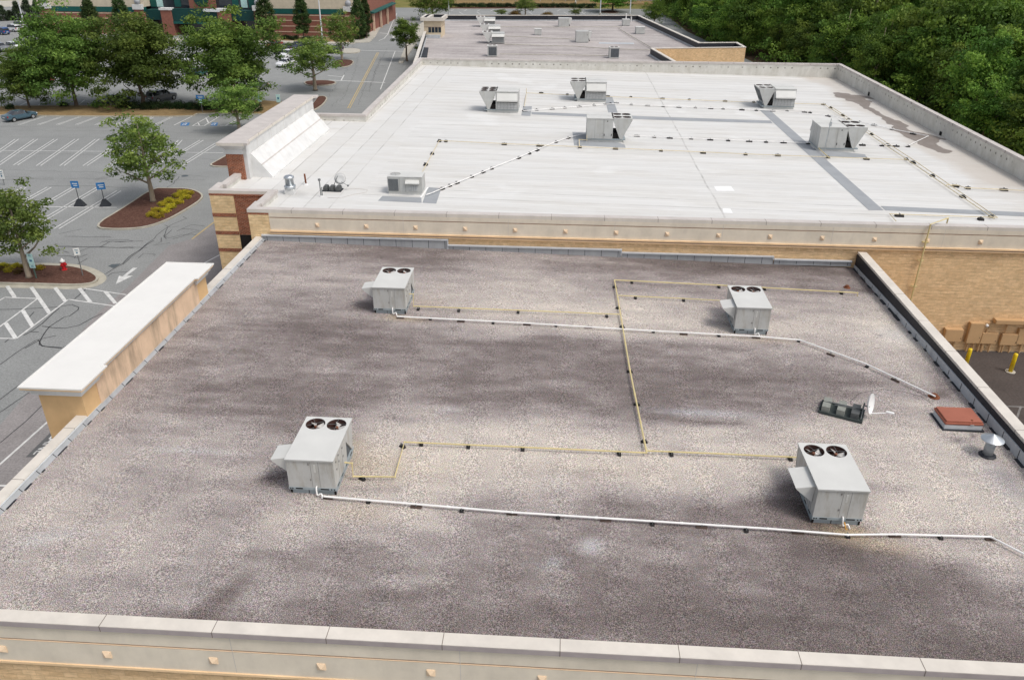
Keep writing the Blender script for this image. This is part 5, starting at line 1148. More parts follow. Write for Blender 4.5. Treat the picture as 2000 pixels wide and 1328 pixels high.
for L_ in ([(960, 740), (1100, 620), (1230, 510), (1310, 445), (1410, 400), (1450, 380), (1430, 365)], [(1285, 430), (1330, 450), (1400, 440)], [(1310, 450), (1270, 520), (1300, 540)], [(1340, 470), (1290, 520), (1330, 530), (1410, 510), (1500, 500), (1540, 510)], [(1260, 530), (1270, 560), (1200, 590), (1330, 570)], [(1420, 460), (1560, 470), (1420, 520), (1350, 540)], [(1080, 690), (1110, 655), (1220, 660), (1200, 670)], [(440, 600), (700, 600), (1150, 608)], [(580, 690), (620, 640), (700, 605)], [(500, 520), (700, 525), (870, 525)], [(800, 560), (1000, 560), (1120, 555)], [(380, 125), (700, 125), (1000, 140)], [(0, 80), (200, 70), (420, 75)], [(1380, 480), (1500, 430), (1600, 440)], [(1200, 210), (1350, 110), (1400, 50)], [(460, 500), (640, 462)], [(780, 570), (860, 545), (1010, 545)]):
    crack(z5(L_), .055, jit=.09)
for L_ in ([(0, 712), (30, 690), (70, 664), (110, 655)], [(0, 780), (36, 753), (60, 738)], [(0, 805), (60, 765), (87, 756)], [(0, 865), (50, 823), (90, 784)], [(75, 664), (82, 676), (120, 680), (150, 664)]): crack(L_, .055, jit=.03)
for L_ in ([(0, 268), (200, 269), (420, 274)], [(0, 255), (180, 256), (300, 257), (440, 262)], [(0, 300), (170, 302), (430, 312)], [(0, 345), (200, 350), (400, 352)], [(0, 332), (250, 338), (410, 345)], [(0, 247), (300, 252)], [(640, 205), (715, 209)], [(655, 175), (745, 180)], [(683, 125), (670, 150), (640, 190)], [(700, 110), (690, 150), (665, 200)], [(730, 120), (715, 160), (700, 205)], [(745, 110), (733, 140), (724, 170)], [(720, 85), (690, 88), (690, 96)], [(660, 195), (648, 209)], [(700, 80), (735, 88), (760, 90)], [(756, 95), (735, 135), (720, 180)], [(0, 283), (60, 284), (120, 280)]):
    crack(L_, .055, jit=.22, mi=1)
struct(q.build('crack_sealant', [M['seal'], M['seal_soft']]))
# kerbed planting beds
def smooth(pts, it=2):
    for _ in range(it):
        o = []
        for i in range(len(pts)):
            a, c = Vector(pts[i]), Vector(pts[(i+1) % len(pts)]); o += [tuple(a*.75+c*.25), tuple(a*.25+c*.75)]
        pts = o
    return pts
def bed(pts, m_='mulch', it=2, kw=.16, gutter=None):
    P = [tuple(at(*c, .13)[:2]) for c in pts]
    a = sum(P[i][0]*P[(i+1) % len(P)][1]-P[(i+1) % len(P)][0]*P[i][1] for i in range(len(P)))
    if a < 0: P = P[::-1]
    P = smooth(P, it); I = offset(P, kw)
    q = MB(); ring(q, P, I, -.02, .13, 0, 0, 0)
    if gutter: ring(q, offset(P, -gutter), offset(P, .001), -.02, .012, 0, 0, 0)
    struct(q.build('bed_kerb', M['kerb']))
    q = MB(); q.prism(offset(P, kw-.003), 0, .12); struct(q.build('planting_bed', M[m_]))
bed([(176, 443), (240, 405), (298, 366), (330, 367), (372, 367), (398, 378), (394, 390), (362, 410), (330, 428), (285, 444), (225, 448)])
bed([(-70, 515), (0, 515), (100, 516), (155, 519), (196, 538), (186, 552), (150, 556.5), (100, 555), (-70, 551)], gutter=.5)
bed([(402, 325), (425, 312), (450, 298), (470, 298), (470, 325)])
bed([(-80, 224), (200, 227), (376, 227.5), (388, 220), (560, 224), (560, 192), (330, 205), (-80, 207)], 'straw', 1)
bed([(600, 168), (640, 167), (662, 161), (640, 156), (590, 158)]); bed([(650, 130), (680, 131), (693, 122), (686, 116), (652, 117)])
bed([(605, 218), (628, 208), (642, 191), (630, 186), (605, 192)]); bed([(660, 104), (700, 104), (706, 97), (690, 94), (660, 96)], 'concrete')
bed([(-60, 100), (60, 98), (110, 92), (110, 86), (-60, 96)], 'concrete', 1); bed([(1172, 26), (1205, 27), (1212, 24), (1195, 20), (1172, 22)]); bed([(870, 18), (1160, 16), (1160, 12), (870, 14)], 'mulch', 1)
def slab(name, pts, m_, h=.13):
    q = MB(); q.prism([tuple(at(*c, h)[:2]) for c in pts], -.02, h); return struct(q.build(name, M[m_]))
slab('sidewalk', [(690, 84), (722, 82), (734, 70), (757, 28), (743, 26), (722, 60), (712, 76), (690, 78)], 'concrete')
slab('sidewalk', [(330, 79), (692, 86), (692, 83), (330, 75)], 'concrete')
slab('sidewalk', [(778, 123), (786, 123), (830, 60), (830, 40), (805, 60)], 'concrete')
slab('planting_bed', [(505, 80), (690, 82.5), (690, 74), (505, 71)], 'straw', .12); slab('planting_bed', [(692, 78), (712, 75), (722, 58), (738, 30), (705, 40), (695, 60)], 'grass', .12)
slab('bank', [(820, 8), (1330, 8), (1330, -10), (820, -10)], 'straw', .2); slab('far_road', [(-200, 22), (60, 12), (130, 4), (130, -2), (-200, 8)], 'concrete', .05)

# ================================================================ vegetation
def crown(seed, spec, nclus, per, leaf, mt, flat=.7, R=None, top=1.0):
    """spec(rng) -> (x, y, z, cluster radius) ; many small leaf faces around cluster centres"""
    rg = np.random.RandomState(seed); V = []; tones = []
    for _ in range(nclus):
        x, y, z, rc = spec(rg); tcl = rg.rand()*.75
        n = max(4, int(per*rg.uniform(.6, 1.4)))
        d = rg.normal(size=(n, 3)); d /= np.linalg.norm(d, axis=1)[:, None]; d *= (rg.rand(n, 1)**.5)*rc; d[:, 2] *= flat
        c = np.array([x, y, z])+d
        nr = rg.normal(size=(n, 3)); nr[:, 2] += .9; nr += d/(rc+1e-6)*.8; nr /= np.linalg.norm(nr, axis=1)[:, None]
        a = np.cross(nr, rg.normal(size=(n, 3))); a /= np.linalg.norm(a, axis=1)[:, None]; bb = np.cross(nr, a)
        s = leaf*rg.uniform(.55, 1.35, size=(n, 1))
        V.append(np.stack([c-a*s, c-bb*s*.55+nr*s*.12, c+a*s, c+bb*s*.55+nr*s*.12], 1))
        tones.append(np.clip(tcl+rg.rand(n)*.3, 0, 1))
    V = np.concatenate(V).reshape(-1, 3)
    if R:
        V[:, 2] *= top/np.percentile(V[:, 2], 99.6); V[:, :2] *= R/np.percentile(np.hypot(V[:, 0], V[:, 1]), 97)
    T = np.concatenate(tones); nf = len(T)
    me = bpy.data.meshes.new('crown'); me.vertices.add(len(V)); me.vertices.foreach_set('co', V.ravel())
    me.loops.add(nf*4); me.loops.foreach_set('vertex_index', np.arange(nf*4)); me.polygons.add(nf)
    me.polygons.foreach_set('loop_start', np.arange(nf)*4)
    try: me.polygons.foreach_set('loop_total', np.full(nf, 4))
    except Exception: pass
    me.update(calc_edges=True)
    at_ = me.attributes.new('tone', 'FLOAT', 'POINT'); at_.data.foreach_set('value', np.repeat(T, 4))
    me.materials.append(LEAF[mt]); return me
def shell(rx, rz, zc, inner=.45, lobes=3, seed=0, droop=.0, rc=(.09, .2)):
    """clusters in a lobed ellipsoid shell, unit = tree height 1"""
    rr_ = np.random.RandomState(seed+99); ph = rr_.rand(lobes)*6.28; am = rr_.uniform(.08, .22, lobes); fz = rr_.uniform(1.5, 4, lobes)
    def f(rg):
        while True:
            d = rg.normal(size=3); d /= np.linalg.norm(d)
            if d[2] > -.88: break
        k = 1+sum(am[i]*math.sin((i+2)*math.atan2(d[1], d[0])+ph[i]+fz[i]*d[2]) for i in range(lobes))
        r = (inner+(1-inner)*rg.rand()**.7)*k
        z = zc+d[2]*rz*r
        return d[0]*rx*r, d[1]*rx*r, z, rg.uniform(*rc)*rx*2
    return f
def cone(rx, z0, z1, pw=1.0):
    def f(rg):
        t = rg.rand()**.9; a = rg.rand()*6.283; r = rx*((1-t)**pw)*(min(1, t*6+.45))*(.55+.45*rg.rand())
        return r*math.cos(a), r*math.sin(a), z0+(z1-z0)*t, rx*.30
    return f
def trunk_mesh(seed, h0, r, top, n_l, spread, mt, double=False):
    rg = random.Random(seed); q = MB()
    for off in ((-.03, .03) if double else (0,)):
        q.tube([(off*1.2, 0, -.005), (off, .0, .02), (off*.8+rg.uniform(-.012, .012), rg.uniform(-.012, .012), h0*.6), (off*.5, .0, h0), (rg.uniform(-.02, .02), rg.uniform(-.02, .02), top)], [r*1.5, r*1.05, r*.9, r*.75, r*.15], 9)
    for k in range(n_l):
        a = k*2.4+rg.random(); z = h0*.8+(top-h0)*.75*k/n_l; L_ = spread*rg.uniform(.6, 1.0)*(1-.35*k/n_l); rr_ = r*.5*(1-.5*k/n_l)
        q.tube([(0, 0, z), (L_*.4*math.cos(a), L_*.4*math.sin(a), z+L_*.28), (L_*.75*math.cos(a+.15), L_*.75*math.sin(a+.15), z+L_*.62), (L_*math.cos(a+.3), L_*math.sin(a+.3), z+L_*.85)], [rr_, rr_*.7, rr_*.4, rr_*.12], 6)
    me_o = q.build('trunk', M[mt], None, smooth=True); me = me_o.data; bpy.data.objects.remove(me_o); return me
KIND = {}
for i in range(3): KIND['oak', i] = (crown(10+i, shell(.40, .46, .52, .18, 5, i, rc=(.09, .17)), 300, 115, .0135, 'oak', .5, .40), trunk_mesh(i, .16, .016, .85, 9, .30, 'bark'))
for i in range(5): KIND['wood', i] = (crown(30+i, shell(.34, .46, .52, .50, 6, 20+i, rc=(.12, .24)), 120, 120, .0170, 'wood', .5, .36), trunk_mesh(40+i, .35, .016, .88, 8, .24, 'bark_pale' if i % 2 else 'bark'))
for i in range(3): KIND['young', i] = (crown(50+i, shell(.33, .40, .60, .30, 4, 40+i, rc=(.09, .17)), 130, 60, .0150, 'young', .55, .34), trunk_mesh(60+i, .26, .022, .88, 10, .30, 'bark_pale'))
KIND['bright', 0] = (crown(70, shell(.42, .40, .58, .4, 4, 60, rc=(.1, .18)), 150, 65, .016, 'bright', .6, .42), trunk_mesh(70, .25, .018, .8, 8, .3, 'bark'))
KIND['round', 0] = (crown(71, shell(.31, .34, .63, .45, 3, 61, rc=(.1, .16)), 150, 70, .015, 'wood', .7, .32), trunk_mesh(71, .32, .020, .8, 8, .22, 'bark'))
for i in range(2):
    def egg(rg, i=i):
        t = rg.rand(); a = rg.rand()*6.283; r = .17*math.sin(math.pi*min(1, .08+t*.92))**.6*(1.15-.5*t)*(.6+.4*rg.rand()); return r*math.cos(a), r*math.sin(a), .16+.84*t, .055
    KIND['column', i] = (crown(80+i, egg, 190, 55, .014, 'column', .9, .17), trunk_mesh(80+i, .2, .014, .8, 5, .1, 'bark'))
KIND['juniper', 0] = (crown(90, cone(.30, .02, 1.0, .8), 120, 45, .024, 'juniper', 1.2, .28), trunk_mesh(90, .1, .02, .8, 3, .1, 'bark'))
def bushf(rg):
    d = rg.normal(size=3); d /= np.linalg.norm(d); d[2] = abs(d[2]); r = .35+.65*rg.rand()**.6; return d[0]*.5*r, d[1]*.5*r, .08+d[2]*.62*r, .2
for m_ in ('hedge', 'yellow', 'rusty', 'bright'): KIND['bush'+m_, 0] = (crown(95, bushf, 36, 44, .045, m_, .8, .5, .7), None)
USED = {}
def plant(kind, i, pos, h, wscale, label, cat='tree', name='tree', group=None, seed=0):
    cm, tm = KIND[kind, i]
    t = thing(name, label, cat, (pos[0], pos[1], pos[2] if len(pos) > 2 else 0), random.Random(seed).random()*6.283, group)
    t.scale = (h*wscale, h*wscale, h)
    for nm, me in (('trunk', tm), ('crown', cm)):
        if me is None: nm
        else:
            o = bpy.data.objects.new(nm if nm != 'crown' or kind[:4] != 'bush' else 'foliage', me); COL.objects.link(o); o.parent = t
    return t
def tree_px(kind, i, bx, by, ytop, wpx, label, seed=0, group=None, name='tree', base_w=None, z=0.0, cat='tree'):
    p = at(bx, by, z); h = atY(bx, ytop, p.y).z-z
    rel = {'oak': .80, 'wood': .72, 'young': .68, 'bright': .84, 'round': .64, 'column': .34, 'juniper': .56, 'bush': 1.0}[kind[:4] if kind[:4] == 'bush' else kind]
    dist = (p-Vector((0, 0, CZ))).dot(Vector(FW)); wm = wpx*dist/FPX
    return plant(kind, i, (p.x, p.y, z), h*.97, wm/(rel*h), label, cat, name, group, seed)
OG = 'big parking lot trees'
tree_px('oak', 0, 150, 208, 3, 178, 'large dark tree with leaning trunk left of the biggest crown, behind the teal sedan', 3, OG)
tree_px('oak', 1, 280, 206, 26, 205, 'large dark tree centred behind the young tree, its crown touching its left neighbour', 5, OG)
tree_px('oak', 2, 463, 212, 10, 196, 'large dark tree behind the white roofed building corner, bright young tree in front', 8, OG)
tree_px('oak', 1, 58, 212, 92, 118, 'medium dark tree at the left edge of the photo behind the teal sedan', 9, OG)
YT = 'young trees on planting islands'
tree_px('young', 0, 299, 393, 216, 150, 'young open tree on the mulch island with yellow shrubs', 12, YT, z=.12)
tree_px('young', 1, 57, 541, 348, 165, 'young open tree on the near island beside the red hydrant', 14, YT, z=.12)
tree_px('young', 2, 468, 258, 150, 112, 'bright green young tree just left of the tall facade pylon', 15, YT)
tree_px('young', 1, 616, 176, 60, 118, 'young tree on a small island beside the road, in front of white cars', 17, YT, z=.12)
tree_px('young', 0, 668, 117, 18, 72, 'taller green tree on the round island in front of the brick store', 19, YT, z=.12)
tree_px('round', 0, 795, 120, 34, 62, 'round dense tree standing on the pavement beside the far grey roof', 21)
tree_px('bright', 0, 845, 40, -24, 95, 'bright green tree rising behind the little cream stair tower', 22)
tree_px('column', 0, 523, 78, -14, 40, 'widest column shaped tree by the brick store, left of the white lamp pole', 23)
tree_px('column', 1, 594, 78, -10, 34, 'column shaped tree with rusty patches in the middle of the brick store wall', 24)
tree_px('column', 0, 703, 79, -8, 30, 'column shaped tree at the right corner of the brick store', 25)
tree_px('column', 1, 717, 76, -6, 26, 'brownish column tree tucked behind the corner one by the store', 26)
tree_px('column', 1, 246, 79, -14, 34, 'narrow dark tree against the cream part of the brick store', 27)
tree_px('column', 0, 186, 80, -4, 40, 'small dark tree peeping over the big left crown', 28)
for k, (bx, by, yt, wp) in enumerate(((8, 41, 10, 26), (22, 40, 20, 22), (38, 40, 2, 26), (58, 40, -2, 30), (78, 38, -4, 26))): tree_px('juniper', 0, bx, by, yt, wp, ORD[k]+' juniper from the left behind the white parked cars', 30+k, 'junipers behind the parked cars', 'juniper')
# trees beyond the far building
for k, (kd, i, bx, by, yt, wp, lb) in enumerate((('young', 0, 1026, 31, -6, 48, 'small green tree with twin stems behind the far black parapet'), ('young', 1, 979, 33, 17, 28, 'low green tree showing over the far parapet, left of a rusty shrub'), ('young', 2, 1124, 33, 16, 26, 'low green tree over the far parapet, right of two rusty shrubs'), ('bright', 0, 1277, 52, -2, 60, 'bright green tree beside the driveway at the right end of far parapet'), ('wood', 0, 1196, 24, -40, 90, 'dark tree on a round mulch island in the far car park'))): tree_px(kd, i, bx, by, yt, wp, lb, 50+k)
tree_px('bushrusty', 0, 1006, 33, 15, 26, 'rusty brown shrub over the far parapet, left of the twin stemmed tree', 3, None, 'shrub', cat='shrub'); tree_px('bushrusty', 0, 1069, 32, 20, 24, 'rusty brown shrub over the far parapet, right of the twin stemmed tree', 4, None, 'shrub', cat='shrub')
def bush(kind, px, py, w_, h, label, group, z=.12, seed=0):
    p = at(px, py, z); t = plant('bush'+kind, 0, (p.x, p.y, z), h, w_/h, label, 'shrub', 'shrub', group, seed); return t
for k, (x, y) in enumerate(((298, 422), (311, 424), (307, 413), (322, 414), (319, 401), (335, 406), (332, 394), (348, 397), (347, 384), (362, 388), (356, 379), (368, 380))): bush('yellow', x, y, 1.05, .55, ORD[k]+' yellow shrub counted from the near tip of the mulch island', 'yellow shrubs on the mulch island', seed=k)
for k, (x, y, kd) in enumerate(((8, 520, 'yellow'), (30, 521, 'yellow'), (50, 521, 'yellow'), (78, 525, 'yellow'), (16, 530, 'yellow'), (36, 533, 'rusty'), (-2, 527, 'rusty'))): bush(kd, x, y, .75, .4, ORD[k]+' small shrub from the left on the hydrant island', 'small shrubs on the hydrant island', seed=k)
for k, (x, y) in enumerate(((125, 208), (20, 213), (242, 211), (262, 212), (285, 213), (305, 213), (330, 212), (350, 212), (372, 213), (395, 214), (412, 214), (440, 216), (470, 217), (500, 217))): bush('hedge', x, y, 2.0 if k > 1 else 1.3, 1.4 if k > 1 else .9, ORD[k]+' dark green shrub from the left along the straw bed under the big trees', 'dark shrubs under the big trees', seed=k)
for k, (x, y) in enumerate(((560, 77), (575, 78), (600, 79), (700, 77), (712, 72), (705, 66), (730, 40), (724, 50))): bush('hedge', x, y, 2.4, 1.3, ORD[k]+' low shrub from the left in the brick store foundation bed', 'low shrubs by the brick store', seed=k)
for k in range(16): bush('hedge', 885+k*18, 14.5+.05*k, 3.5, 1.8, ORD[k]+' clipped shrub from the left in the far car park hedge row', 'far hedge shrubs', seed=k)
# the wood on the right and beyond
RW = random.Random(11); wood = []
def edge_x(y):
    xs = ((30, 46.5), (60, 46.5), (100, 45.5), (130, 41), (153, 36.5), (180, 32), (205, 29.5), (245, 28), (290, 30))
    for (a, c), (d, e) in zip(xs[:-1], xs[1:]):
        if a <= y <= d: return c+(e-c)*(y-a)/(d-a)
    return 40
y = 62
k = 0
for row, (dx, hs, st) in enumerate(((3.0, (7, 13), 6.6), (10, (12, 19), 8.0), (18.5, (15, 21), 9.0), (28, (17, 23), 10.0))):
    y = 56+row*3; k = 0
    while y < 275:
        x = edge_x(y)+dx+RW.uniform(-2.2, 2.2); h = RW.uniform(*hs)
        c = Vector((x, y, h*.6))-Vector((0, 0, CZ)); dep = c.dot(Vector(FW)); px = 1000+FPX*c.dot(Vector(RT))/dep; py = 664+FPX*c.dot(Vector(DN))/dep
        if -200 < px < 2200 and py > -330 and k < 48:
            lab = ORD[k]+(' tree from the near end of the wood edge row behind the white roof', ' tree from the near end in second row of the dark wood', ' tree from the near end in third row of the dark wood', ' tree from the near end in the deepest row of the dark wood')[row]
            plant('wood', RW.randrange(5), (x, y, 0), h, RW.uniform(.8, 1.3), lab, 'tree', 'woodland_tree', ('wood edge trees', 'second row woodland trees', 'third row woodland trees', 'deepest row woodland trees')[row], RW.randrange(999)); k += 1
        y += st*RW.uniform(.75, 1.25)
for k in range(22):
    x = -50+k*4.4+RW.uniform(-1, 1); y = 296+RW.uniform(-3, 6)
    plant('wood', RW.randrange(5), (x, y, 0), RW.uniform(12, 17), 1.2, ORD[k]+' tree from the left in the far tree line above the car park', 'tree', 'woodland_tree', 'far tree line', k)
for k in range(18):
    x = -150-60+k*3.0; y = 330+RW.uniform(-3, 6)
# undergrowth along the wood edge: one uncountable mass
rg = np.random.RandomState(5); parts = []
def under(rg):
    y = rg.uniform(50, 285); x = edge_x(y)+rg.uniform(-.8, 9)**1.0; return x, y, rg.uniform(.2, 4.2), rg.uniform(.8, 1.9)
me = crown(6, under, 900, 30, .24, 'wood', .7); o = bpy.data.objects.new('undergrowth', me); COL.objects.link(o); o['kind'] = 'stuff'; tag(o, 'tangled green undergrowth along the foot of the wood', 'undergrowth')

# ================================================================ cars
def car_mesh(suv):
    # stations: x, half width, sill z, belt z, roof z (None = no cabin), roof half width
    if suv: S = [(-2.30, .62, .45, .72, .78, .6), (-2.22, .86, .36, .98, 1.02, .8), (-2.05, .92, .33, 1.05, 1.45, .74), (-1.75, .93, .32, 1.06, 1.70, .70), (-.3, .94, .31, 1.05, 1.74, .71), (.45, .94, .31, 1.03, 1.68, .70), (1.0, .93, .32, 1.02, 1.20, .74), (1.25, .92, .33, 1.02, 1.05, .78), (2.05, .86, .35, .94, .97, .74), (2.28, .66, .42, .76, .80, .6)]
    else: S = [(-2.38, .60, .40, .68, .74, .56), (-2.30, .82, .33, .92, .95, .74), (-1.85, .89, .30, .97, 1.00, .74), (-1.55, .90, .29, .97, 1.08, .70), (-.85, .91, .28, .96, 1.40, .62), (-.1, .91, .28, .95, 1.43, .62), (.45, .91, .28, .94, 1.36, .62), (1.15, .90, .29, .93, 1.02, .70), (1.35, .89, .30, .92, .95, .74), (2.1, .82, .32, .82, .85, .68), (2.36, .60, .38, .64, .68, .52)]
    q = MB(); g = MB(); prev = None
    secs = []
    for x, w_, sz, bz, rz, rw in S:
        secs.append([(x, -w_*.88, sz), (x, -w_, sz+.18), (x, -w_*.985, (sz+bz)/2+.05), (x, -w_*.95, bz), (x, -rw, rz), (x, 0, rz+.03), (x, rw, rz), (x, w_*.95, bz), (x, w_*.985, (sz+bz)/2+.05), (x, w_, sz+.18), (x, w_*.88, sz)])
    cabin = [i for i, s in enumerate(S) if s[4]-s[3] > .25]
    for i in range(len(secs)-1):
        a, c = secs[i], secs[i+1]
        for j in range(10):
            glass = (j in (3, 6) and (i in cabin or i+1 in cabin)) or (j in (4, 5) and ((i in cabin) != (i+1 in cabin)))
            tgt = g if glass else q
            tgt.add([a[j], a[j+1], c[j+1], c[j]], [(0, 1, 2, 3)])
        q.add([a[0], a[10], c[10], c[0]], [(3, 2, 1, 0)])
    q.add(secs[0], [tuple(range(10, -1, -1))]); q.add(secs[-1], [tuple(range(11))])
    # pillars
    p = MB()
    for x in ((-1.0, .1) if suv else (-.5, .45)):
        w0 = .90; rw = .70 if suv else .62; rz = 1.72 if suv else 1.40
        for s in (-1, 1): p.add([(x-.05, s*w0*.965, 1.02 if suv else .94), (x+.05, s*w0*.965, 1.02 if suv else .94), (x+.05, s*(rw+.012), rz), (x-.05, s*(rw+.012), rz)], [(0, 1, 2, 3)])
    return q, g, p, S
def make_car(label, pos, rz, paint_, suv, group=None, s=1.0, name=None):
    q, g, p, S = car_mesh(suv)
    t = thing(name or ('parked_suv' if suv else 'parked_car'), label, 'car', pos, rz, group); t.scale = (s, s, s)
    q.build('body', PAINT[paint_], t, smooth=False); g.build('window', M['glass'], t); p.build('pillar', PAINT[paint_], t)
    R_ = .36 if suv else .33
    for x in (-1.42, 1.42):
        for sd_ in (-1, 1):
            w = MB(); prof = [(R_*.62, -.11), (R_, -.10), (R_, .10), (R_*.62, .11)]; w.lathe(prof, (0, 0, 0), 18); o = w.build('wheel', M['tyre'], t); o.location = (x, sd_*.84, R_); o.rotation_euler = (rad(90), 0, 0)
            r_ = MB(); r_.lathe([(R_*.62, -.112), (.001, -.118)], (0, 0, 0), 14); r_.lathe([(R_*.62, .112), (.001, .118)], (0, 0, 0), 14); r_.build('rim', M['rim'], o)
    zt = .82 if suv else .80
    for sd_ in (-1, 1):
        w = MB(); w.box(-2.27, -2.12, sd_*.70-.14, sd_*.70+.16, zt-.1, zt+.12); w.build('tail_light', M['tail'], t)
        w = MB(); w.box(2.08, 2.22, sd_*.64-.16, sd_*.64+.16, zt-.15, zt+.0); w.build('headlight', M['headlamp'], t)
        w = MB(); w.box(.72, .92, sd_*1.0-.09, sd_*1.0+.09, 1.0, 1.14); w.build('mirror', PAINT[paint_], t, bevel=.03)
    w = MB(); w.box(-2.345 if suv else -2.40, -2.30, -.26, .26, .60, .74); w.build('number_plate', M['plate'], t)
    return t
def car_px(label, px, py, hd, paint_, suv, s=.92, group='cars parked in the big lot'):
    p = at(px, py); return make_car(label, (p.x, p.y, .0), rad(hd), paint_, suv, group, s)
car_px('blue green sedan parked alone in the marked stalls, rear towards the viewer', 41, 234, 62, 'teal', False, .86)
LOT = 'cars parked in the big lot'
car_px('white suv nearest the lamp pole at top left', 38, 55, 160, 'white', True); car_px('white suv between the blue suv and another white suv at top left', 26, 62, 160, 'white', True); car_px('bright blue suv at the left edge near the top', 3, 68, 160, 'blue', True)
car_px('white pickup like suv alone above the left edge tree', 31, 99, -30, 'white', True); car_px('dark grey car cut off by the left edge beside the white suv', 2, 101, -30, 'grey', True)
car_px('white sedan seen in the gap between the two largest dark trees', 376, 122, -110, 'white', False); car_px('white suv facing the viewer beside dark cars near the brick store', 562, 115, -105, 'white', True)
car_px('pale grey car partly hidden by leaves below the white suv', 558, 130, -105, 'white', False); car_px('dark suv beside the red car near the brick store', 551, 104, -105, 'dark', True); car_px('red car farthest left of the group by the brick store', 536, 93, -105, 'red', False)
car_px('navy suv standing alone in front of the brick store wall', 583, 98, -105, 'navy', True); car_px('dark suv half hidden by the road island tree crown', 612, 99, -105, 'dark', True); car_px('dark blue sedan peeping out right of the tall island tree', 655, 103, -105, 'navy', False)
car_px('green car under the left side of the biggest left crown', 62, 108, -20, 'green', True); car_px('white car between the left edge tree and the big left crown', 66, 124, -20, 'white', False); car_px('dark red car just right of the left edge tree', 84, 160, -20, 'red', False)
car_px('dark sedan under the big middle tree beside the round shrubs', 226, 203, 62, 'navy', False); car_px('grey car under the big middle tree, right of the dark sedan', 318, 197, 62, 'grey', True); car_px('teal car in the gap beside the big right dark tree', 386, 150, -110, 'green', False); car_px('red car far behind the junipers at top left', 68, 42, 170, 'red', False)
car_px('white car under the right dark tree, behind leaves', 480, 140, -110, 'white', False); car_px('silver car glimpsed behind the bright young tree', 500, 178, -110, 'grey', False)
# things glimpsed through the wood: parked trucks beyond
for k, (x, y, c, lb) in enumerate(((76, 120, 'white', 'white box truck glimpsed between trunks of the wood'), (88, 112, 'orange', 'orange truck glimpsed through leaves at the right edge of the wood'))):
    t = thing('truck', lb, 'truck', (x, y, 0), rad(75))
    q = MB(); q.box(-3.2, 1.4, -1.2, 1.2, .9, 3.5); q.build('cargo_box', PAINT[c], t, bevel=.05)
    q = MB(); q.xprism([(0, 0)]*3, 0, 0) if False else q.yprism([(1.5, .6), (3.4, .6), (3.4, 1.5), (2.7, 2.5), (1.5, 2.5)], -1.1, 1.1); q.build('cab', PAINT[c], t)
    for xx in (-2.2, 2.5):
        for sd_ in (-1, 1): w = MB(); w.lathe([(.3, -.14), (.48, -.13), (.48, .13), (.3, .14)], (0, 0, 0), 16); o = w.build('wheel', M['tyre'], t); o.location = (xx, sd_*1.05, .48); o.rotation_euler = (rad(90), 0, 0)

# ================================================================ signs, posts, hydrant, lamps
def sign(px, py, ytop, label, w_, h_, plate_m, post_m, plates=None, face=0.0, z=.0, post_r=.035, base=False):
    p = at(px, py, z); H = atY(px, ytop, p.y).z-z
    t = thing('parking_sign', label, 'sign', (p.x, p.y, z), face)
    q = MB(); q.tube([(0, 0, 0), (0, 0, H-.02)], post_r, 8); q.build('post', M[post_m], t)
    for k, (pw, ph, pm) in enumerate(plates or [(w_, h_, plate_m)]):
        z1 = H-sum(a[1]+.02 for a in (plates or [])[:k]); q = MB(); q.box(-pw/2, pw/2, -.06, -.035, z1-ph, z1); pl = q.build('plate', M[pm], t, bevel=.008)
        q = MB()
        if pm == 'sign_teal':
            q.box(-pw*.22, pw*.22, -.066, -.0605, z1-ph*.62, z1-ph*.34); q.build('symbol', M['sign_ink'], pl)
        elif pm == 'sign_blue':
            q.box(-pw*.30, pw*.34, -.066, -.0605, z1-ph*.42, z1-ph*.30); q.box(-pw*.2, pw*.3, -.066, -.0605, z1-ph*.70, z1-ph*.58); q.build('lettering', M['sign_white'], pl)
        else:
            q.box(-pw*.3, pw*.3, -.066, -.0605, z1-ph*.25, z1-ph*.18); q.box(-pw*.26, pw*.22, -.066, -.0605, z1-ph*.45, z1-ph*.39); q.box(-pw*.1, pw*.15, -.066, -.0605, z1-ph*.75, z1-ph*.55); q.build('lettering', M['sign_ink'], pl)
    if base:
        q = MB(); q.add([(-.48, -.30, 0), (.48, -.30, 0), (.48, .30, 0), (-.48, .30, 0), (-.14, -.06, .62), (.14, -.06, .62), (.14, .06, .62), (-.14, .06, .62)], [(0, 3, 2, 1), (4, 5, 6, 7), (0, 1, 5, 4), (1, 2, 6, 5), (2, 3, 7, 6), (3, 0, 4, 7)]); q.build('base', M['base_black'], t)
    return t
sign(157, 402, 354, 'blue curbside sign on black pyramid base, left of the pair', .72, .62, 'sign_blue', 'base_black', base=True, post_r=.03)
sign(206, 402, 357, 'blue curbside sign on black pyramid base, right of the pair by the mulch island', .72, .62, 'sign_blue', 'base_black', base=True, post_r=.03, face=.35)
sign(72, 546, 496, 'pale teal parking sign on a leaning green post in front of the near young tree', .36, .9, 'sign_teal', 'post_green', [(.42, .22, 'sign_teal'), (.42, .55, 'sign_teal'), (.42, .25, 'sign_teal')], z=0, post_r=.05)
sign(162, 538, 485, 'small white sign on grey post at the rounded tip of the hydrant island', .38, .52, 'sign_white', 'steel_post', z=.12, face=.4)
sign(396, 220, 186, 'blue sign on thin post at the end of the straw bed', .6, .55, 'sign_blue', 'steel_post', [(1.1, .5, 'sign_blue'), (.42, .5, 'sign_teal')], z=.12)
sign(510, 214, 184, 'pale teal parking sign left of two beside the tall pylon', .45, .9, 'sign_teal', 'post_green', [(.55, 1.0, 'sign_teal')], z=.12); sign(546, 212, 185, 'pale teal parking sign right of two above the tall pylon coping', .45, .9, 'sign_teal', 'post_green', [(.55, 1.05, 'sign_teal')], z=.12)
sign(9, 362, 332, 'pale sign cut off by the left edge above the near young tree', .5, .9, 'sign_white', 'steel_post')
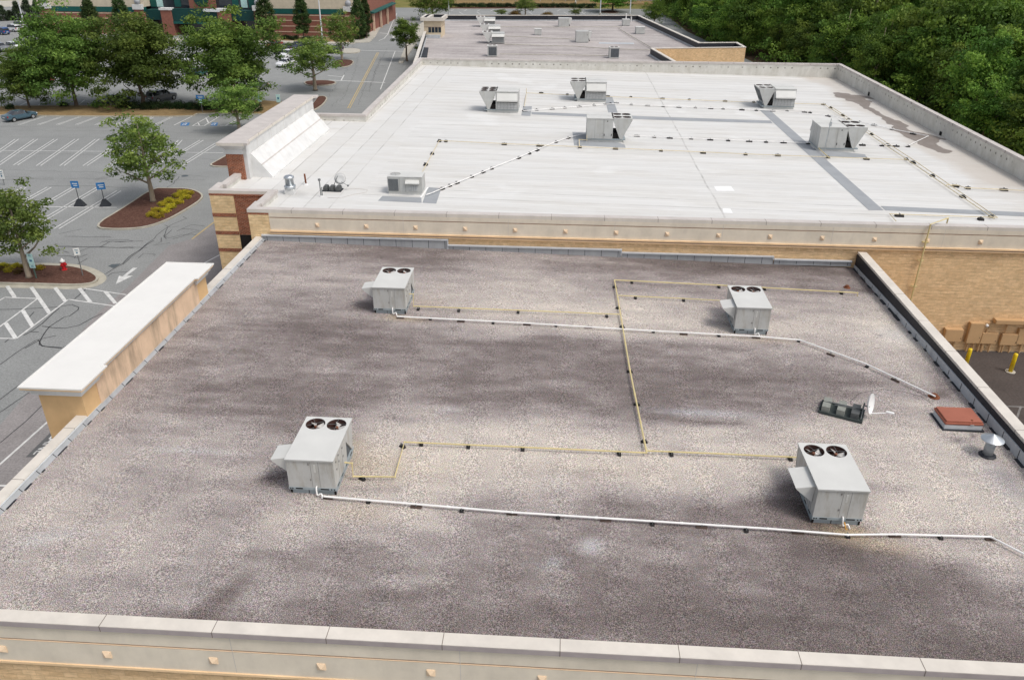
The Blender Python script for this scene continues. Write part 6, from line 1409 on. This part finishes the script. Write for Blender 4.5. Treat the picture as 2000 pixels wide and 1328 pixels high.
p = at(126, 527, .12); t = thing('fire_hydrant', 'red fire hydrant with pale bonnet on the near mulch island', 'fire hydrant', p)
q = MB(); q.lathe([(.20, 0), (.20, .05), (.14, .07), (.14, .52), (.19, .54), (.19, .60)], (0, 0, 0), 14); q.build('barrel', M['hyd_red'], t, smooth=False)
q = MB(); q.lathe([(.19, .60), (.17, .72), (.08, .80), (.05, .88), (.001, .88)], (0, 0, 0), 14); q.build('bonnet', M['dish'], t, smooth=True)
for a in (0, 90, 180): q = MB(); q.lathe([(.09, 0), (.09, .12), (.001, .13)], (0, 0, 0), 10); o = q.build('nozzle', M['hyd_red'], t); o.location = (0, 0, .42); o.rotation_euler = (rad(90), 0, rad(a)); o.location = (.12*math.sin(rad(a)), -.12*math.cos(rad(a)), .42)
def lamp(px, py, label, h=10.0):
    p = at(px, py); t = thing('street_lamp', label, 'lamp post', p, 0, 'white lamp posts')
    q = MB(); q.lathe([(.32, 0), (.32, .7), (.2, .72)], (0, 0, 0), 12); q.build('base', M['concrete'], t)
    q = MB(); q.tube([(0, 0, .7), (0, 0, h)], [.16, .09], 10); q.build('pole', M['lamp_white'], t)
    q = MB(); q.tube([(-1.2, 0, h-.1), (1.2, 0, h-.1)], .05, 6); q.build('arm', M['lamp_white'], t)
    for s in (-1, 1): q = MB(); q.box(s*1.25-.4, s*1.25+.4, -.2, .2, h-.2, h-.02); q.build('lamp_head', M['lamp_white'], t, bevel=.03)
for px, py, lb in ((46, 44, 'white lamp post beside the white parked suvs at top left'), (630.5, 84, 'white lamp post in front of the brick store wall'), (877, 40, 'white lamp post behind the little stair tower'), (1172, 31, 'white lamp post behind the far black parapet, left of two'), (1230, 34, 'white lamp post behind the far black parapet near its right corner'), (1124, 9, 'short white lamp post at the top beyond the far hedge')): lamp(px, py, lb, 11 if py > 10 else 5)
t = thing('guard_rail', 'long pale guard rail along the road at the top edge', 'guard rail', (at(860, 3).x, 283, .2))
q = MB(); q.box(0, 75, -.03, .03, .55, .85); q.build('rail', M['galv_dull'], t)
for k in range(19): q = MB(); q.box(k*4.1, k*4.1+.15, .03, .15, -.3, .8); q.build('post', M['galv_dull'], t)

# ================================================================ the brick store beyond the lot
SY = 186.5
ST = thing('brick_store', 'red brick and cream store with teal bands beyond the tree lined car park', 'building', (0, 0, 0))
X0, X1 = atY(86, 60, SY).x+14, atY(692, 60, SY).x
zs = lambda py: atY(600, py, SY).z
zb, zt_, zc0, zc1 = zs(28), zs(18), atY(600, 23, SY-1).z, atY(600, 13, SY-1).z
xe0, xe1 = atY(284, 30, SY).x, atY(505, 30, SY).x
for a, c, d, e in ((X0-14, xe0, SY, zb-.05), (xe1, X1, SY, zb-.05), (xe0, xe1, SY+3.4, 11)): q = MB(); q.box(a, c, d, SY+39.5, 0, e); q.build('brick_wall', M['store_brick'], ST)
q = MB()
for a, c in ((X0-14.05, xe0-.01), (xe1+.01, X1+.05)):
    for z in (zs(72), zs(63), zs(52), zs(41), zs(30.6)): q.box(a, c, SY-.04, SY, z-.09, z+.09)
q.build('stripe', M['store_stripe'], ST)
for a, c in ((X0-14.1, xe0), (xe1, X1+.06)): q = MB(); q.box(a, c, SY-.06, SY+1, zb-.04, zt_); q.build('teal_band', M['store_teal'], ST)
for a, c in ((X0-14.08, xe0), (xe1, X1+.03)): q = MB(); q.box(a, c, SY, SY+40, zt_+.001, 11); q.build('cream_wall', M['store_cream'], ST)
def column(px, name='column'):
    x = atY(px, 40, SY-.6).x
    q = MB(); q.box(x-.85, x+.85, SY-.9, SY+.5, 0, zc0); c = q.build('column', M['store_brick'], ST)
    q = MB()
    for z in (zs(41), zs(30.6)): q.box(x-.87, x+.87, SY-.92, SY-.9, z-.09, z+.09)
    q.build('stripe', M['store_stripe'], c)
    q = MB(); q.box(x-1.05, x+1.05, SY-1.1, SY+.4, zc0, zc1); q.build('capital', M['white_trim'], c)
    q = MB(); q.lathe([(.001, -.66)]+[(.66*math.cos(a), .66*math.sin(a)) for a in [(-80+16*k)*math.pi/180 for k in range(11)]]+[(.001, .66)], (x, SY-.4, zc1+.62), 18); q.build('ball', M['sphere'], c, smooth=True)
for px in (95, 274, 506, 682): column(px)
# entrance
q = MB(); q.box(xe0, xe1, SY+3.2, SY+3.39, 0, 11); q.build('storefront_glass', M['win'], ST)
xa, xb = atY(330, 30, SY).x, atY(440, 30, SY).x
for px in (327, 437):
    x = atY(px, 30, SY-1).x
    q = MB(); q.box(x-1.2, x+1.2, SY-1.6, SY+3.2, 0, zc0); q.build('entrance_pier', M['store_brick'], ST); q = MB(); q.box(x-1.4, x+1.4, SY-1.8, SY-.2, zc0, zc0+.45); q.build('pier_cap', M['white_trim'], ST)
q = MB(); q.box(xe0, xe1, SY+.2, SY+3.1, 3.1, 5.2); q.box(xa, xb, SY-1.2, SY+.2, 2.6, 5.6); q.build('teal_canopy', M['store_teal_dk'], ST)
q = MB(); q.box(xa-.1, xb+.1, SY-1.35, SY-1.2, 2.5, 2.95); q.build('canopy_edge', M['store_teal'], ST)
q = MB(); q.box(atY(371, 30, SY+1).x, atY(418, 30, SY+1).x, SY+1.5, SY+3.1, 5.2, 11); q.build('entrance_gable', M['store_brick'], ST)
cx_ = atY(394, 10, SY+1.4); q = MB(); q.lathe([(1.25, 0), (1.7, .0), (1.7, .1), (1.25, .1)], (0, 0, 0), 28); o = q.build('round_emblem', M['store_teal_dk'], ST); o.location = (cx_.x, SY+1.49, cx_.z+1.3); o.rotation_euler = (rad(90), 0, 0)
for px in (298, 310, 345, 458, 475, 490): 
    x = atY(px, 20, SY+2).x; q = MB(); q.box(x-.7, x+.7, SY+3.0, SY+3.19, 5.6, 9); q.build('window', M['sign_teal'] if px in (310, 475) else M['store_teal'], ST)
q = MB(); q.box(atY(398, 20, SY-1.4).x, atY(430, 20, SY-1.4).x, SY-1.9, SY-1.35, 5.1, 5.7); q.build('white_sign_panel', M['lamp_white'], ST)
# set back wing and its teal roofed side canopy
xw = atY(705, 40, SY+8).x; q = MB(); q.box(X1+.02, atY(720, 40, SY+8).x, SY+8, SY+40, 0, 10); q.build('side_wing', M['store_brick'], ST)
xc0, xc1 = atY(718, 20, SY+16).x, atY(742, 20, SY+16).x
q = MB(); q.yprism([(xc0, 5.0), (xc1, 4.2), (xc1, 4.0), (xc0, 4.0)], SY+10, SY+36); q.build('side_canopy', M['store_teal'], ST)
for y in (SY+11, SY+19, SY+27): 
    q = MB(); q.box(xc1-.8, xc1-.35, y, y+.45, 0, 4.0); q.build('canopy_post', M['store_stripe'], ST)
